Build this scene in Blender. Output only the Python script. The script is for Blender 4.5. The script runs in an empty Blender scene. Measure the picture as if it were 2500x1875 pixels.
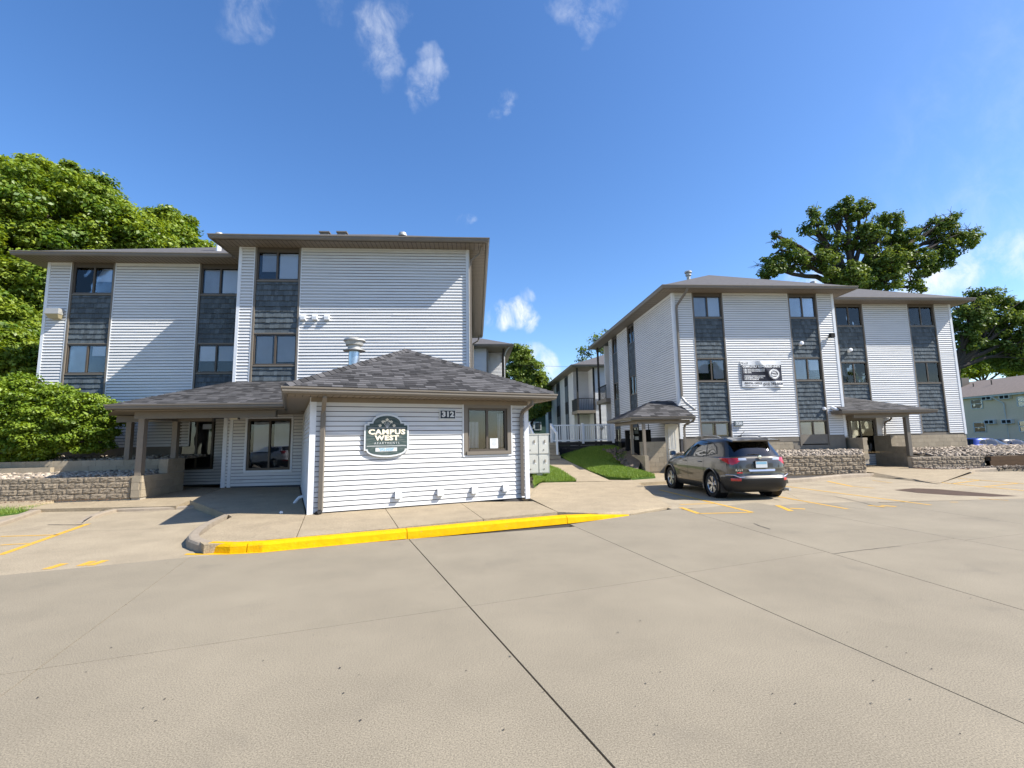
import bpy, bmesh, math, random
import numpy as np
from mathutils import Vector, Matrix
random.seed(7); RNG = np.random.default_rng(7)
S = bpy.context.scene
C = S.collection
rad = math.radians

# ------------------------------------------------------------------ camera
F_PX, YAW, PITCH, ROLL, CAM_H = 1160.0, rad(4.463), rad(6.97), rad(-1.044), 1.5
_cy, _sy, _cp, _sp = math.cos(YAW), math.sin(YAW), math.cos(PITCH), math.sin(PITCH)
_r = np.array([_cy, -_sy, 0.0]); _f = np.array([_sy*_cp, _cy*_cp, _sp]); _u = np.cross(_r, _f)
_r2 = math.cos(ROLL)*_r + math.sin(ROLL)*_u; _u2 = -math.sin(ROLL)*_r + math.cos(ROLL)*_u
cam_data = bpy.data.cameras.new("camera"); cam = bpy.data.objects.new("camera", cam_data); C.objects.link(cam)
cam_data.sensor_fit = 'HORIZONTAL'; cam_data.sensor_width = 36.0; cam_data.lens = 36.0*F_PX/2500.0
cam_data.clip_start = 0.05; cam_data.clip_end = 3000
cam.matrix_world = Matrix(((_r2[0], _u2[0], -_f[0], 0), (_r2[1], _u2[1], -_f[1], 0), (_r2[2], _u2[2], -_f[2], CAM_H), (0, 0, 0, 1)))
S.camera = cam
S.render.resolution_x = 1024; S.render.resolution_y = 768

# ------------------------------------------------------------------ light
SUN = Vector((3.1, -1.0, 3.2)).normalized()
SUN_EL = math.asin(SUN.z); SUN_AZ = math.atan2(SUN.x, SUN.y)
sl = bpy.data.lights.new("sun", 'SUN'); sl.energy = 5.0; sl.angle = rad(0.5); sl.color = (1.0, 0.95, 0.87)
so = bpy.data.objects.new("sun", sl); C.objects.link(so)
so.rotation_euler = SUN.to_track_quat('Z', 'Y').to_euler(); so.location = (20, -10, 30)

def ray(x, y):
    a, b = (x-1250)/F_PX, (y-937.5)/F_PX
    return a*_r2 - b*_u2 + _f
def at(x, y, Y):                      # point of the place on the depth plane Y
    d = ray(x, y); t = Y/d[1]; return Vector((d[0]*t, Y, CAM_H+d[2]*t))
def atx(x, y, X):
    d = ray(x, y); t = X/d[0]; return Vector((X, d[1]*t, CAM_H+d[2]*t))
def atz(x, y, z=0.0):
    d = ray(x, y); t = (z-CAM_H)/d[2]; return Vector((d[0]*t, d[1]*t, z))
def ats(x, y, z0, y0, s):             # on the sloping ground z = z0 + s (Y - y0)
    d = ray(x, y); t = (z0 - s*y0 - CAM_H)/(d[2]-s*d[1]); return Vector((d[0]*t, d[1]*t, CAM_H+d[2]*t))

W = bpy.data.worlds.new("World"); S.world = W; W.use_nodes = True
nt = W.node_tree; nt.nodes.clear()
def N(tree, typ, **kw):
    n = tree.nodes.new(typ)
    for k, v in kw.items():
        if k == 'inp':
            for kk, vv in v.items(): n.inputs[kk].default_value = vv
        else: setattr(n, k, v)
    return n
out = N(nt, 'ShaderNodeOutputWorld'); bg = N(nt, 'ShaderNodeBackground'); bg.inputs[1].default_value = 0.135
sky = N(nt, 'ShaderNodeTexSky', sky_type='NISHITA', sun_disc=False, sun_elevation=SUN_EL, sun_rotation=SUN_AZ,
        altitude=300, air_density=1.0, dust_density=0.7, ozone_density=3.2)
hs = N(nt, 'ShaderNodeHueSaturation', inp={'Hue': .505, 'Saturation': 1.20, 'Value': 1.0})
nt.links.new(sky.outputs[0], hs.inputs['Color'])
# thin clouds: soft patches round a few directions, broken up by noise
tc = N(nt, 'ShaderNodeTexCoord')
mp = N(nt, 'ShaderNodeMapping'); mp.inputs['Scale'].default_value = (1.6, 1.6, 1.0); nt.links.new(tc.outputs['Generated'], mp.inputs[0])
ns = N(nt, 'ShaderNodeTexNoise', inp={'Scale': 13.0, 'Detail': 8.0, 'Roughness': 0.66, 'Distortion': 0.35}); nt.links.new(mp.outputs[0], ns.inputs['Vector'])
clouds = [  # px, py, radius in degrees, strength
 (640, 15, 3.6, .42), (655, 60, 2.2, .30), (590, 40, 2.2, .2), (815, 20, 2.6, .22), (935, 55, 3.0, .5), (930, 115, 3.4, .55), (950, 160, 2.6, .42),
 (1050, 140, 2.4, .40), (1060, 185, 2.8, .55), (1025, 225, 2.6, .5), (1225, 245, 1.6, .6), (1195, 270, 1.4, .35),
 (1385, 35, 3.0, .4), (1430, 60, 3.0, .42), (1480, 30, 2.6, .3),
 (1215, 765, 3.4, 1.25), (1255, 765, 3.6, 1.35), (1290, 775, 2.6, 1.0), (1290, 715, 1.8, .5), (1300, 890, 3.5, .8), (1330, 900, 3.0, .8), (1145, 540, 1.4, .3),
 (2300, 680, 3.8, .9), (2260, 700, 3.5, .9), (2340, 650, 3.6, .7), (2410, 630, 3.6, .55), (2480, 620, 4, .55), (1990, 680, 4.0, .8), (1960, 660, 3, .6),
 (2560, 560, 14, .14), (2620, 300, 20, .07)]
wn = N(nt, 'ShaderNodeTexNoise', inp={'Scale': 7.0, 'Detail': 5.0, 'Roughness': 0.6}); nt.links.new(tc.outputs['Generated'], wn.inputs['Vector'])
ws = N(nt, 'ShaderNodeVectorMath', operation='MULTIPLY_ADD'); nt.links.new(wn.outputs['Color'], ws.inputs[0]); ws.inputs[1].default_value = (.13, .13, .13); ws.inputs[2].default_value = (-.065, -.065, -.065)
wa_ = N(nt, 'ShaderNodeVectorMath', operation='ADD'); nt.links.new(ws.outputs[0], wa_.inputs[0]); nt.links.new(tc.outputs['Generated'], wa_.inputs[1])
wv_ = N(nt, 'ShaderNodeVectorMath', operation='NORMALIZE'); nt.links.new(wa_.outputs[0], wv_.inputs[0])
prev = None
for (px, py, r, st) in clouds:
    r *= .80
    if py < 300: st *= .70; r *= .85
    d = Vector(ray(px, py)).normalized()
    dn = N(nt, 'ShaderNodeVectorMath', operation='DOT_PRODUCT'); nt.links.new(wv_.outputs[0], dn.inputs[0]); dn.inputs[1].default_value = d
    mr = N(nt, 'ShaderNodeMapRange', interpolation_type='SMOOTHSTEP', inp={'From Min': math.cos(rad(r)), 'From Max': 1.0, 'To Min': 0.0, 'To Max': st}); nt.links.new(dn.outputs['Value'], mr.inputs['Value'])
    if prev is None: prev = mr.outputs[0]
    else:
        mx = N(nt, 'ShaderNodeMath', operation='MAXIMUM'); nt.links.new(prev, mx.inputs[0]); nt.links.new(mr.outputs[0], mx.inputs[1]); prev = mx.outputs[0]
nr = N(nt, 'ShaderNodeMapRange', interpolation_type='SMOOTHSTEP', inp={'From Min': 0.34, 'From Max': 0.80, 'To Min': 0.0, 'To Max': 1.0}); nt.links.new(ns.outputs[0], nr.inputs['Value'])
ml = N(nt, 'ShaderNodeMath', operation='MULTIPLY'); nt.links.new(prev, ml.inputs[0]); nt.links.new(nr.outputs[0], ml.inputs[1])
ml2 = N(nt, 'ShaderNodeMath', operation='MULTIPLY', use_clamp=True); nt.links.new(ml.outputs[0], ml2.inputs[0]); ml2.inputs[1].default_value = 1.25
mix = N(nt, 'ShaderNodeMixRGB'); nt.links.new(ml2.outputs[0], mix.inputs[0]); nt.links.new(hs.outputs[0], mix.inputs[1]); mix.inputs[2].default_value = (4.6, 4.8, 5.1, 1)
nt.links.new(mix.outputs[0], bg.inputs[0]); nt.links.new(bg.outputs[0], out.inputs[0])
S.view_settings.view_transform = 'Standard'; S.view_settings.look = 'None'
S.view_settings.gamma = 1.0; S.view_settings.use_curve_mapping = False
S.view_settings.exposure = 0.82
S.render.engine = 'CYCLES'
try:
    S.cycles.max_bounces = 6; S.cycles.transparent_max_bounces = 8; S.cycles.glossy_bounces = 3; S.cycles.transmission_bounces = 3
except Exception: pass

# ------------------------------------------------------------------ materials
def mat(name, col, rough=0.8, metal=0.0, var=0.0, nscale=6.0, namp=0.0, bump=0.0, bscale=40.0, spec=0.3, coat=0.0, grain=None, stain=None, emis=None, trans=0.0, warp=(1, 1, 1)):
    m = bpy.data.materials.new(name); m.use_nodes = True; t = m.node_tree; b = t.nodes['Principled BSDF']
    b.inputs['Roughness'].default_value = rough; b.inputs['Metallic'].default_value = metal
    b.inputs['Specular IOR Level'].default_value = spec; b.inputs['Coat Weight'].default_value = coat
    cur = N(t, 'ShaderNodeRGB'); cur.outputs[0].default_value = (*col, 1); cur = cur.outputs[0]
    geo = N(t, 'ShaderNodeNewGeometry')
    mpn = N(t, 'ShaderNodeMapping'); mpn.inputs['Scale'].default_value = warp; t.links.new(geo.outputs['Position'], mpn.inputs[0])
    pos = mpn.outputs[0]
    def mulval(cur, fac_socket, lo, hi):
        mr = N(t, 'ShaderNodeMapRange', inp={'To Min': lo, 'To Max': hi}); t.links.new(fac_socket, mr.inputs['Value'])
        hv = N(t, 'ShaderNodeHueSaturation'); t.links.new(cur, hv.inputs['Color']); t.links.new(mr.outputs[0], hv.inputs['Value']); return hv.outputs[0]
    if var:
        oi = N(t, 'ShaderNodeObjectInfo'); a = N(t, 'ShaderNodeAttribute', attribute_name='rnd')
        ad = N(t, 'ShaderNodeMath', operation='ADD'); t.links.new(oi.outputs['Random'], ad.inputs[0]); t.links.new(a.outputs['Fac'], ad.inputs[1])
        fr = N(t, 'ShaderNodeMath', operation='FRACT'); t.links.new(ad.outputs[0], fr.inputs[0])
        cur = mulval(cur, fr.outputs[0], 1-var, 1+var)
    if namp:
        n1 = N(t, 'ShaderNodeTexNoise', inp={'Scale': nscale, 'Detail': 6.0, 'Roughness': 0.65}); t.links.new(pos, n1.inputs['Vector'])
        mr = N(t, 'ShaderNodeMapRange', inp={'From Min': 0.3, 'From Max': 0.7}); t.links.new(n1.outputs[0], mr.inputs['Value'])
        cur = mulval(cur, mr.outputs[0], 1-namp, 1+namp)
    if grain:
        n2 = N(t, 'ShaderNodeTexNoise', inp={'Scale': grain[0], 'Detail': 3.0, 'Roughness': 0.7}); t.links.new(pos, n2.inputs['Vector'])
        mr = N(t, 'ShaderNodeMapRange', inp={'From Min': 0.3, 'From Max': 0.7}); t.links.new(n2.outputs[0], mr.inputs['Value'])
        cur = mulval(cur, mr.outputs[0], 1-grain[1], 1+grain[1])
    if stain:   # (scale, threshold, colour, strength)
        n3 = N(t, 'ShaderNodeTexNoise', inp={'Scale': stain[0], 'Detail': 5.0, 'Roughness': 0.6, 'Distortion': 0.5}); t.links.new(pos, n3.inputs['Vector'])
        mr = N(t, 'ShaderNodeMapRange', interpolation_type='SMOOTHSTEP', inp={'From Min': stain[1], 'From Max': stain[1]+0.2, 'To Max': stain[3]}); t.links.new(n3.outputs[0], mr.inputs['Value'])
        mx = N(t, 'ShaderNodeMixRGB'); t.links.new(mr.outputs[0], mx.inputs[0]); t.links.new(cur, mx.inputs[1]); mx.inputs[2].default_value = (*stain[2], 1); cur = mx.outputs[0]
    t.links.new(cur, b.inputs['Base Color'])
    if bump:
        n4 = N(t, 'ShaderNodeTexNoise', inp={'Scale': bscale, 'Detail': 4.0}); t.links.new(pos, n4.inputs['Vector'])
        bp = N(t, 'ShaderNodeBump', inp={'Strength': 1.0, 'Distance': bump}); t.links.new(n4.outputs[0], bp.inputs['Height']); t.links.new(bp.outputs[0], b.inputs['Normal'])
    return m
M = {}
M['siding'] = mat('siding_white', (.63, .625, .61), .55, namp=.05, nscale=1.3, stain=(2.2, .60, (.40, .40, .37), .30), warp=(.5, .5, 2.2), bump=.002, bscale=6)
M['siding_low'] = mat('siding_office', (.63, .625, .61), .5, namp=.06, nscale=1.6, stain=(2.0, .54, (.36, .34, .31), .42), warp=(.45, .45, 3), bump=.003, bscale=5)
M['lap_shade'] = mat('siding_lap_shade', (.07, .07, .075), .9)  # near-black wall behind the boards: lap shade painted as colour
M['trim_white'] = mat('trim_white', (.66, .68, .70), .5, namp=.05)
M['brown'] = mat('gutter_brown', (.170, .148, .120), .45, namp=.06, nscale=3)
M['soffit'] = mat('soffit_brown', (.21, .175, .135), .6, namp=.05)
M['soffit_groove'] = mat('soffit_groove', (.05, .04, .03), .8)
M['frame'] = mat('frame_bronze', (.085, .07, .055), .4)
M['shake'] = mat('shake_grey', (.078, .096, .108), .85, var=.28, namp=.45, nscale=9, warp=(22, 22, 1.4))
M['shingle'] = mat('roof_shingle', (.072, .069, .069), .95, var=.58, grain=(160, .25), namp=.05)
M['shingle_far'] = mat('roof_shingle_far', (.10, .095, .095), .95, namp=.22, nscale=7, grain=(60, .2))
M['under'] = mat('roof_under', (.04, .04, .04), .95)
M['conc'] = mat('lot_concrete', (.243, .207, .148), .92, namp=.12, nscale=.7, grain=(115, .50), stain=(1.3, .57, (.150, .130, .100), .35), bump=.0007, bscale=240)
M['conc2'] = mat('stall_concrete', (.318, .262, .180), .92, namp=.15, nscale=1.2, grain=(70, .55), stain=(1.6, .60, (.19, .155, .115), .4), bump=.0015, bscale=180)
M['walk'] = mat('walk_concrete', (.318, .255, .168), .92, namp=.13, nscale=2.0, grain=(60, .5), stain=(2.4, .60, (.20, .16, .12), .45), bump=.002, bscale=150)
M['joint'] = mat('joint_dark', (.045, .040, .036), .95)
M['kerb'] = mat('kerb_concrete', (.29, .24, .18), .9, namp=.12, nscale=5, grain=(60, .15), bump=.004, bscale=25)
M['yellow'] = mat('kerb_yellow', (.66, .37, .004), .75, spec=.08, namp=.12, nscale=9, stain=(17, .60, (.27, .21, .12), .8), bump=.006, bscale=40)
M['paint'] = mat('line_paint', (.60, .33, .03), .8, namp=.1, nscale=9, stain=(22, .52, (.45, .37, .25), .8))
M['block'] = mat('block_tan', (.34, .285, .205), .92, var=.10, namp=.10, nscale=4, grain=(50, .12), bump=.003, bscale=60)
M['splitface'] = mat('splitface_block', (.265, .215, .155), .95, var=.12, namp=.16, nscale=14, grain=(70, .3), bump=.012, bscale=34)
M['mortar'] = mat('mortar', (.36, .32, .26), .95)
M['found'] = mat('foundation', (.20, .175, .14), .9, namp=.12, nscale=3)
M['rock'] = mat('river_rock', (.32, .265, .205), .9, var=.6, namp=.1, nscale=20)
M['mulch'] = mat('mulch', (.13, .07, .045), .98, namp=.4, nscale=30, bump=.02, bscale=40)
M['soil'] = mat('soil', (.15, .12, .09), .98, namp=.3, nscale=12, bump=.02, bscale=40)
M['timber'] = mat('timber', (.085, .05, .026), .9, var=.2, namp=.2, nscale=6, warp=(1, 1, 6))
M['timber_dk'] = mat('timber_dark', (.035, .032, .03), .9, var=.2, namp=.2, nscale=6)
M['grass_gnd'] = mat('lawn_ground', (.05, .10, .016), .98, namp=.3, nscale=8, bump=.02, bscale=40)
M['black'] = mat('black_void', (.006, .006, .007), .7)
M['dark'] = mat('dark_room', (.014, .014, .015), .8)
M['blind'] = mat('window_blind', (.80, .83, .88), .8, namp=.05, nscale=2)
M['blind2'] = mat('window_blind_grey', (.50, .52, .56), .8, namp=.10, nscale=2)
M['galv'] = mat('galvanised', (.50, .55, .58), .28, metal=.85, namp=.1, nscale=9)
M['galv_dull'] = mat('galvanised_dull', (.42, .41, .38), .55, metal=.4)
M['white'] = mat('white_plastic', (.78, .79, .80), .4)
M['grey'] = mat('meter_grey', (.16, .19, .20), .5)
M['flap'] = mat('hood_flap', (.58, .66, .70), .4)
M['mailbox'] = mat('mailbox_grey', (.64, .63, .56), .45, namp=.04)
M['door_w'] = mat('door_cream', (.60, .56, .47), .5)
M['signgreen'] = mat('sign_green', (.045, .075, .072), .8, namp=.25, nscale=5, warp=(1, 1, 14), stain=(5, .46, (.17, .18, .165), .75))
M['signwhite'] = mat('sign_white', (.62, .64, .64), .6)
M['lens'] = mat('yellowed_lens', (.42, .36, .22), .4)
M['cream'] = mat('cream_letter', (.80, .74, .58), .6)
M['navy'] = mat('plate_navy', (.025, .035, .05), .5)
M['bannerblack'] = mat('banner_black', (.022, .022, .032), .45)
M['bannerwhite'] = mat('banner_white', (.75, .75, .74), .5)
M['bluetxt'] = mat('sticker_blue', (.22, .42, .55), .6)
M['tan'] = mat('painted_brick', (.80, .63, .46), .85, namp=.06, nscale=3, bump=.006, bscale=9, warp=(1, 1, 4))
M['roof_tan'] = mat('roof_taupe', (.19, .155, .135), .95, namp=.15, nscale=5, grain=(30, .2))
M['red'] = mat('red_siding', (.26, .035, .02), .7)
M['green'] = mat('green_siding', (.045, .085, .07), .7)
M['bark'] = mat('bark', (.055, .045, .038), .95, namp=.3, nscale=8, bump=.02, bscale=18, warp=(3, 3, 1))
M['rail_white'] = mat('rail_white', (.72, .73, .74), .45)
M['asphalt_wet'] = mat('dirt_patch', (.075, .045, .028), .9, namp=.3, nscale=5)

def glassmat(name, tint=(.8, .85, .88), refl=1.0):
    m = bpy.data.materials.new(name); m.use_nodes = True; t = m.node_tree; t.nodes.clear()
    o = N(t, 'ShaderNodeOutputMaterial'); tr = N(t, 'ShaderNodeBsdfTransparent'); tr.inputs[0].default_value = (*tint, 1)
    gl = N(t, 'ShaderNodeBsdfGlossy', inp={'Roughness': 0.015}); fr = N(t, 'ShaderNodeFresnel', inp={'IOR': 1.55})
    mu = N(t, 'ShaderNodeMath', operation='MULTIPLY', use_clamp=True); mu.inputs[1].default_value = refl; t.links.new(fr.outputs[0], mu.inputs[0])
    geo = N(t, 'ShaderNodeNewGeometry'); no = N(t, 'ShaderNodeTexNoise', inp={'Scale': 1.5, 'Detail': 1.0}); t.links.new(geo.outputs['Position'], no.inputs['Vector'])
    bp = N(t, 'ShaderNodeBump', inp={'Strength': .5, 'Distance': .01}); t.links.new(no.outputs[0], bp.inputs['Height']); t.links.new(bp.outputs[0], gl.inputs['Normal'])
    mx = N(t, 'ShaderNodeMixShader'); t.links.new(mu.outputs[0], mx.inputs[0]); t.links.new(tr.outputs[0], mx.inputs[1]); t.links.new(gl.outputs[0], mx.inputs[2]); t.links.new(mx.outputs[0], o.inputs[0])
    return m
M['glass'] = glassmat('window_glass', (.90, .92, .94), 1.0)
M['carglass'] = glassmat('car_glass', (.10, .13, .13), 2.0)

def leafmat(name, col, col2, trans=.35):
    m = bpy.data.materials.new(name); m.use_nodes = True; t = m.node_tree; t.nodes.clear()
    o = N(t, 'ShaderNodeOutputMaterial'); a = N(t, 'ShaderNodeAttribute', attribute_name='rnd')
    mx = N(t, 'ShaderNodeMixRGB'); t.links.new(a.outputs['Fac'], mx.inputs[0]); mx.inputs[1].default_value = (*col, 1); mx.inputs[2].default_value = (*col2, 1)
    d = N(t, 'ShaderNodeBsdfDiffuse'); tl = N(t, 'ShaderNodeBsdfTranslucent'); g = N(t, 'ShaderNodeBsdfGlossy', inp={'Roughness': .45}); g.inputs[0].default_value = (.9, .9, .9, 1)
    t.links.new(mx.outputs[0], d.inputs[0])
    hv = N(t, 'ShaderNodeHueSaturation', inp={'Hue': .485, 'Saturation': 1.1, 'Value': 1.3}); t.links.new(mx.outputs[0], hv.inputs['Color']); t.links.new(hv.outputs[0], tl.inputs[0])
    m1 = N(t, 'ShaderNodeMixShader', inp={0: trans}); t.links.new(d.outputs[0], m1.inputs[1]); t.links.new(tl.outputs[0], m1.inputs[2])
    m2 = N(t, 'ShaderNodeMixShader', inp={0: .025}); t.links.new(m1.outputs[0], m2.inputs[1]); t.links.new(g.outputs[0], m2.inputs[2]); t.links.new(m2.outputs[0], o.inputs[0])
    return m
M['leaf_maple'] = leafmat('leaf_maple', (.08, .15, .016), (.28, .35, .045))
M['leaf_bush'] = leafmat('leaf_bush', (.085, .155, .013), (.25, .34, .035))
M['leaf_oak'] = leafmat('leaf_oak', (.06, .11, .02), (.18, .235, .045), .3)
M['leaf_far'] = leafmat('leaf_far', (.085, .14, .022), (.22, .29, .05), .4)
M['grass'] = leafmat('grass_blade', (.08, .17, .014), (.27, .36, .07), .3)
M['drygrass'] = leafmat('dry_grass', (.25, .17, .07), (.38, .26, .11), .2)

# ------------------------------------------------------------------ helpers
def tag(o, label=None, cat=None, group=None, kind=None):
    if label: o['label'] = label
    if cat: o['category'] = cat
    if group: o['group'] = group
    if kind: o['kind'] = kind
    return o
def thing(name, label, cat, loc=(0, 0, 0), rz=0.0, group=None):
    o = bpy.data.objects.new(name, None); C.objects.link(o); o.empty_display_size = .2
    o.location = loc; o.rotation_euler = (0, 0, rz); return tag(o, label, cat, group)
def wmat(o):
    if o is None: return Matrix.Identity(4)
    return wmat(o.parent) @ (Matrix.Translation(o.location) @ o.rotation_euler.to_matrix().to_4x4())
class MB:
    def __init__(s): s.v = []; s.f = []; s.r = []
    def add(s, vs, fs, r=None):
        n = len(s.v); s.v += [tuple(v) for v in vs]; s.f += [tuple(n+i for i in f) for f in fs]
        s.r += [random.random() if r is None else r]*len(fs); return s
    def hexa(s, p):   # 8 points: bottom 0-3 ccw, top 4-7
        return s.add(p, [(0, 3, 2, 1), (4, 5, 6, 7), (0, 1, 5, 4), (1, 2, 6, 5), (2, 3, 7, 6), (3, 0, 4, 7)])
    def box(s, x0, x1, y0, y1, z0, z1):
        return s.hexa([(x0, y0, z0), (x1, y0, z0), (x1, y1, z0), (x0, y1, z0), (x0, y0, z1), (x1, y0, z1), (x1, y1, z1), (x0, y1, z1)])
    def obox(s, O, U, Nn, s0, s1, d0, d1, z0, z1):   # box in a facade frame: along U, out along Nn
        P = lambda a, d, z: (O[0]+U[0]*a+Nn[0]*d, O[1]+U[1]*a+Nn[1]*d, z)
        return s.hexa([P(s0, d1, z0), P(s1, d1, z0), P(s1, d0, z0), P(s0, d0, z0), P(s0, d1, z1), P(s1, d1, z1), P(s1, d0, z1), P(s0, d0, z1)])
    def quad(s, a, b, c, d): return s.add([a, b, c, d], [(0, 1, 2, 3)])
    def tri(s, a, b, c): return s.add([a, b, c], [(0, 1, 2)])
    def tube(s, pts, r, n=8, r2=None, cap=True, sq=False):
        pts = [Vector(p) for p in pts]; rings = []; m = len(pts)
        for i, p in enumerate(pts):
            d = ((pts[min(i+1, m-1)]-p).normalized() if i < m-1 else Vector()) + ((p-pts[i-1]).normalized() if i else Vector())
            d = d.normalized() if d.length > 1e-6 else Vector((0, 0, 1))
            a = d.cross(Vector((0, 0, 1)) if abs(d.z) < .95 else Vector((0, 1, 0))).normalized(); b = d.cross(a)
            rr = r if r2 is None else r + (r2-r)*i/(m-1)
            if isinstance(r, (list, tuple)): rr = r[i]
            o = math.pi/n if sq else 0
            rings.append([p + a*rr*math.cos(o+2*math.pi*k/n) + b*rr*math.sin(o+2*math.pi*k/n) for k in range(n)])
        vs = [q for R in rings for q in R]; fs = []
        for i in range(m-1):
            for k in range(n): fs.append((i*n+k, i*n+(k+1) % n, (i+1)*n+(k+1) % n, (i+1)*n+k))
        if cap: fs += [tuple(range(n))[::-1], tuple((m-1)*n+k for k in range(n))]
        return s.add(vs, fs)
    def lathe(s, c, prof, n=16, axis=(0, 0, 1)):
        ax = Vector(axis).normalized(); a = ax.cross(Vector((0, 0, 1)) if abs(ax.z) < .9 else Vector((1, 0, 0))).normalized(); b = ax.cross(a); c = Vector(c)
        vs = [c + ax*h + (a*math.cos(2*math.pi*k/n)+b*math.sin(2*math.pi*k/n))*r for (r, h) in prof for k in range(n)]
        fs = [(i*n+k, i*n+(k+1) % n, (i+1)*n+(k+1) % n, (i+1)*n+k) for i in range(len(prof)-1) for k in range(n)]
        return s.add(vs, fs)
    def build(s, name, m, parent=None, kind=None, smooth=False, label=None):
        me = bpy.data.meshes.new(name)
        if parent is not None:
            Mi = wmat(parent).inverted(); vs = [tuple(Mi @ Vector(v)) for v in s.v]
        else: vs = s.v
        me.from_pydata(vs, [], s.f); me.update()
        me.materials.append(m)
        a = me.attributes.new('rnd', 'FLOAT', 'FACE'); a.data.foreach_set('value', s.r)
        if smooth:
            me.polygons.foreach_set('use_smooth', [True]*len(me.polygons))
            try: me.set_sharp_from_angle(angle=rad(40))
            except Exception: pass
        o = bpy.data.objects.new(name, me); C.objects.link(o)
        if parent is not None: o.parent = parent
        if kind: o['kind'] = kind
        if label: o['label'] = label
        return o
CAMP = Vector((0, 0, CAM_H))
def pieces(lst, name, m, parent, limit=300):
    """lst of (verts, faces): the nearest become objects, the rest one joined part"""
    key = lambda p: (Vector(p[0][0])-CAMP).length
    lst = sorted(lst, key=key)
    for vs, fs in lst[:limit]: MB().add(vs, fs, 0.0).build(name, m, parent)
    if lst[limit:]:
        b = MB()
        for vs, fs in lst[limit:]: b.add(vs, fs)
        b.build(name+'_field', m, parent, kind='stuff')

EXPO = 0.105
def siding_list(O, U, Nn, length, z0, z1, cuts=(), expo=EXPO, thick=.024, lap_shade=.016):
    """clapboard courses over a wall: list of board shapes, each with its own lip"""
    out = []; z = z0; P = lambda a, d, zz: (O[0]+U[0]*a+Nn[0]*d, O[1]+U[1]*a+Nn[1]*d, zz)
    while z < z1-.01:
        zt = min(z+expo, z1); segs = [(0.0, length, z, zt)]
        for (a, b, c, d) in cuts:
            ns_ = []
            for (s0, s1, p, q) in segs:
                if b <= s0 or a >= s1 or d <= p or c >= q: ns_.append((s0, s1, p, q)); continue
                if a > s0: ns_.append((s0, a, p, q))
                if b < s1: ns_.append((b, s1, p, q))
                if c > p+.01: ns_.append((max(a, s0), min(b, s1), p, c))
                if d < q-.01: ns_.append((max(a, s0), min(b, s1), d, q))
            segs = ns_
        for (s0, s1, p, q) in segs:
            if s1-s0 < .02: continue
            pts_ = [s0, s1]
            if s1-s0 > 2.4: c_ = s0+(s1-s0)*random.uniform(.2, .8); pts_ = [s0, c_, s1]
            for (e0, e1) in zip(pts_[:-1], pts_[1:]):
                rv = lap_shade if q-p > .05 else 0.0; pb = p+rv  # gap left open so the dark wall imitates shade under the lap
                db = thick*(1-(p-z)/expo)+.002; dt = thick*(1-(q-z)/expo)+.002
                nn = max(1, int((e1-e0)/.55)); off = random.uniform(-.0018, .0018); vs = []; fs = []
                for k in range(nn+1):
                    a_ = e0+(e1-e0)*k/nn; j = off+random.uniform(-.0022, .0022); jz = random.uniform(-.0022, .0022) if 0 < k < nn else 0
                    vs += [P(a_, 0, pb+jz), P(a_, db+j, pb+jz), P(a_, dt, q), P(a_, 0, q)]
                for k in range(nn):
                    i = k*4; fs += [(i, i+4, i+5, i+1), (i+1, i+5, i+6, i+2), (i+2, i+6, i+7, i+3)]
                fs += [(0, 1, 2, 3), (nn*4+3, nn*4+2, nn*4+1, nn*4)]
                out.append((vs, fs))
        z += expo
    return out
def shake_list(O, U, Nn, a0, a1, z0, z1, row=.187, dback=0.0):
    """rows of staggered shakes hung from z1 downwards"""
    out = []; P = lambda a, d, zz: (O[0]+U[0]*a+Nn[0]*d, O[1]+U[1]*a+Nn[1]*d, zz)
    z = z1-row*.62; top = z1
    while top > z0+.02:
        zb = max(z, z0); a = a0
        while a < a1-.005:
            w = random.choice((.085, .1, .12, .14, .15)); b = min(a+w, a1)
            if a1-b < .04: b = a1
            j = random.uniform(-.008, .008) if zb > z0 else 0; t = random.uniform(.030, .040)
            zz = zb+j
            out.append(([P(a, -dback, zz+.012), P(b-.004, -dback, zz+.012), P(b-.004, t-dback, zz), P(a, t-dback, zz), P(a, -dback, top), P(b-.004, -dback, top), P(b-.004, .006-dback, top), P(a, .006-dback, top)],
                        [(0, 1, 2, 3), (3, 2, 6, 7), (0, 3, 7, 4), (1, 5, 6, 2)]))
            a = b
        top = z; z -= row
    return out
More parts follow.
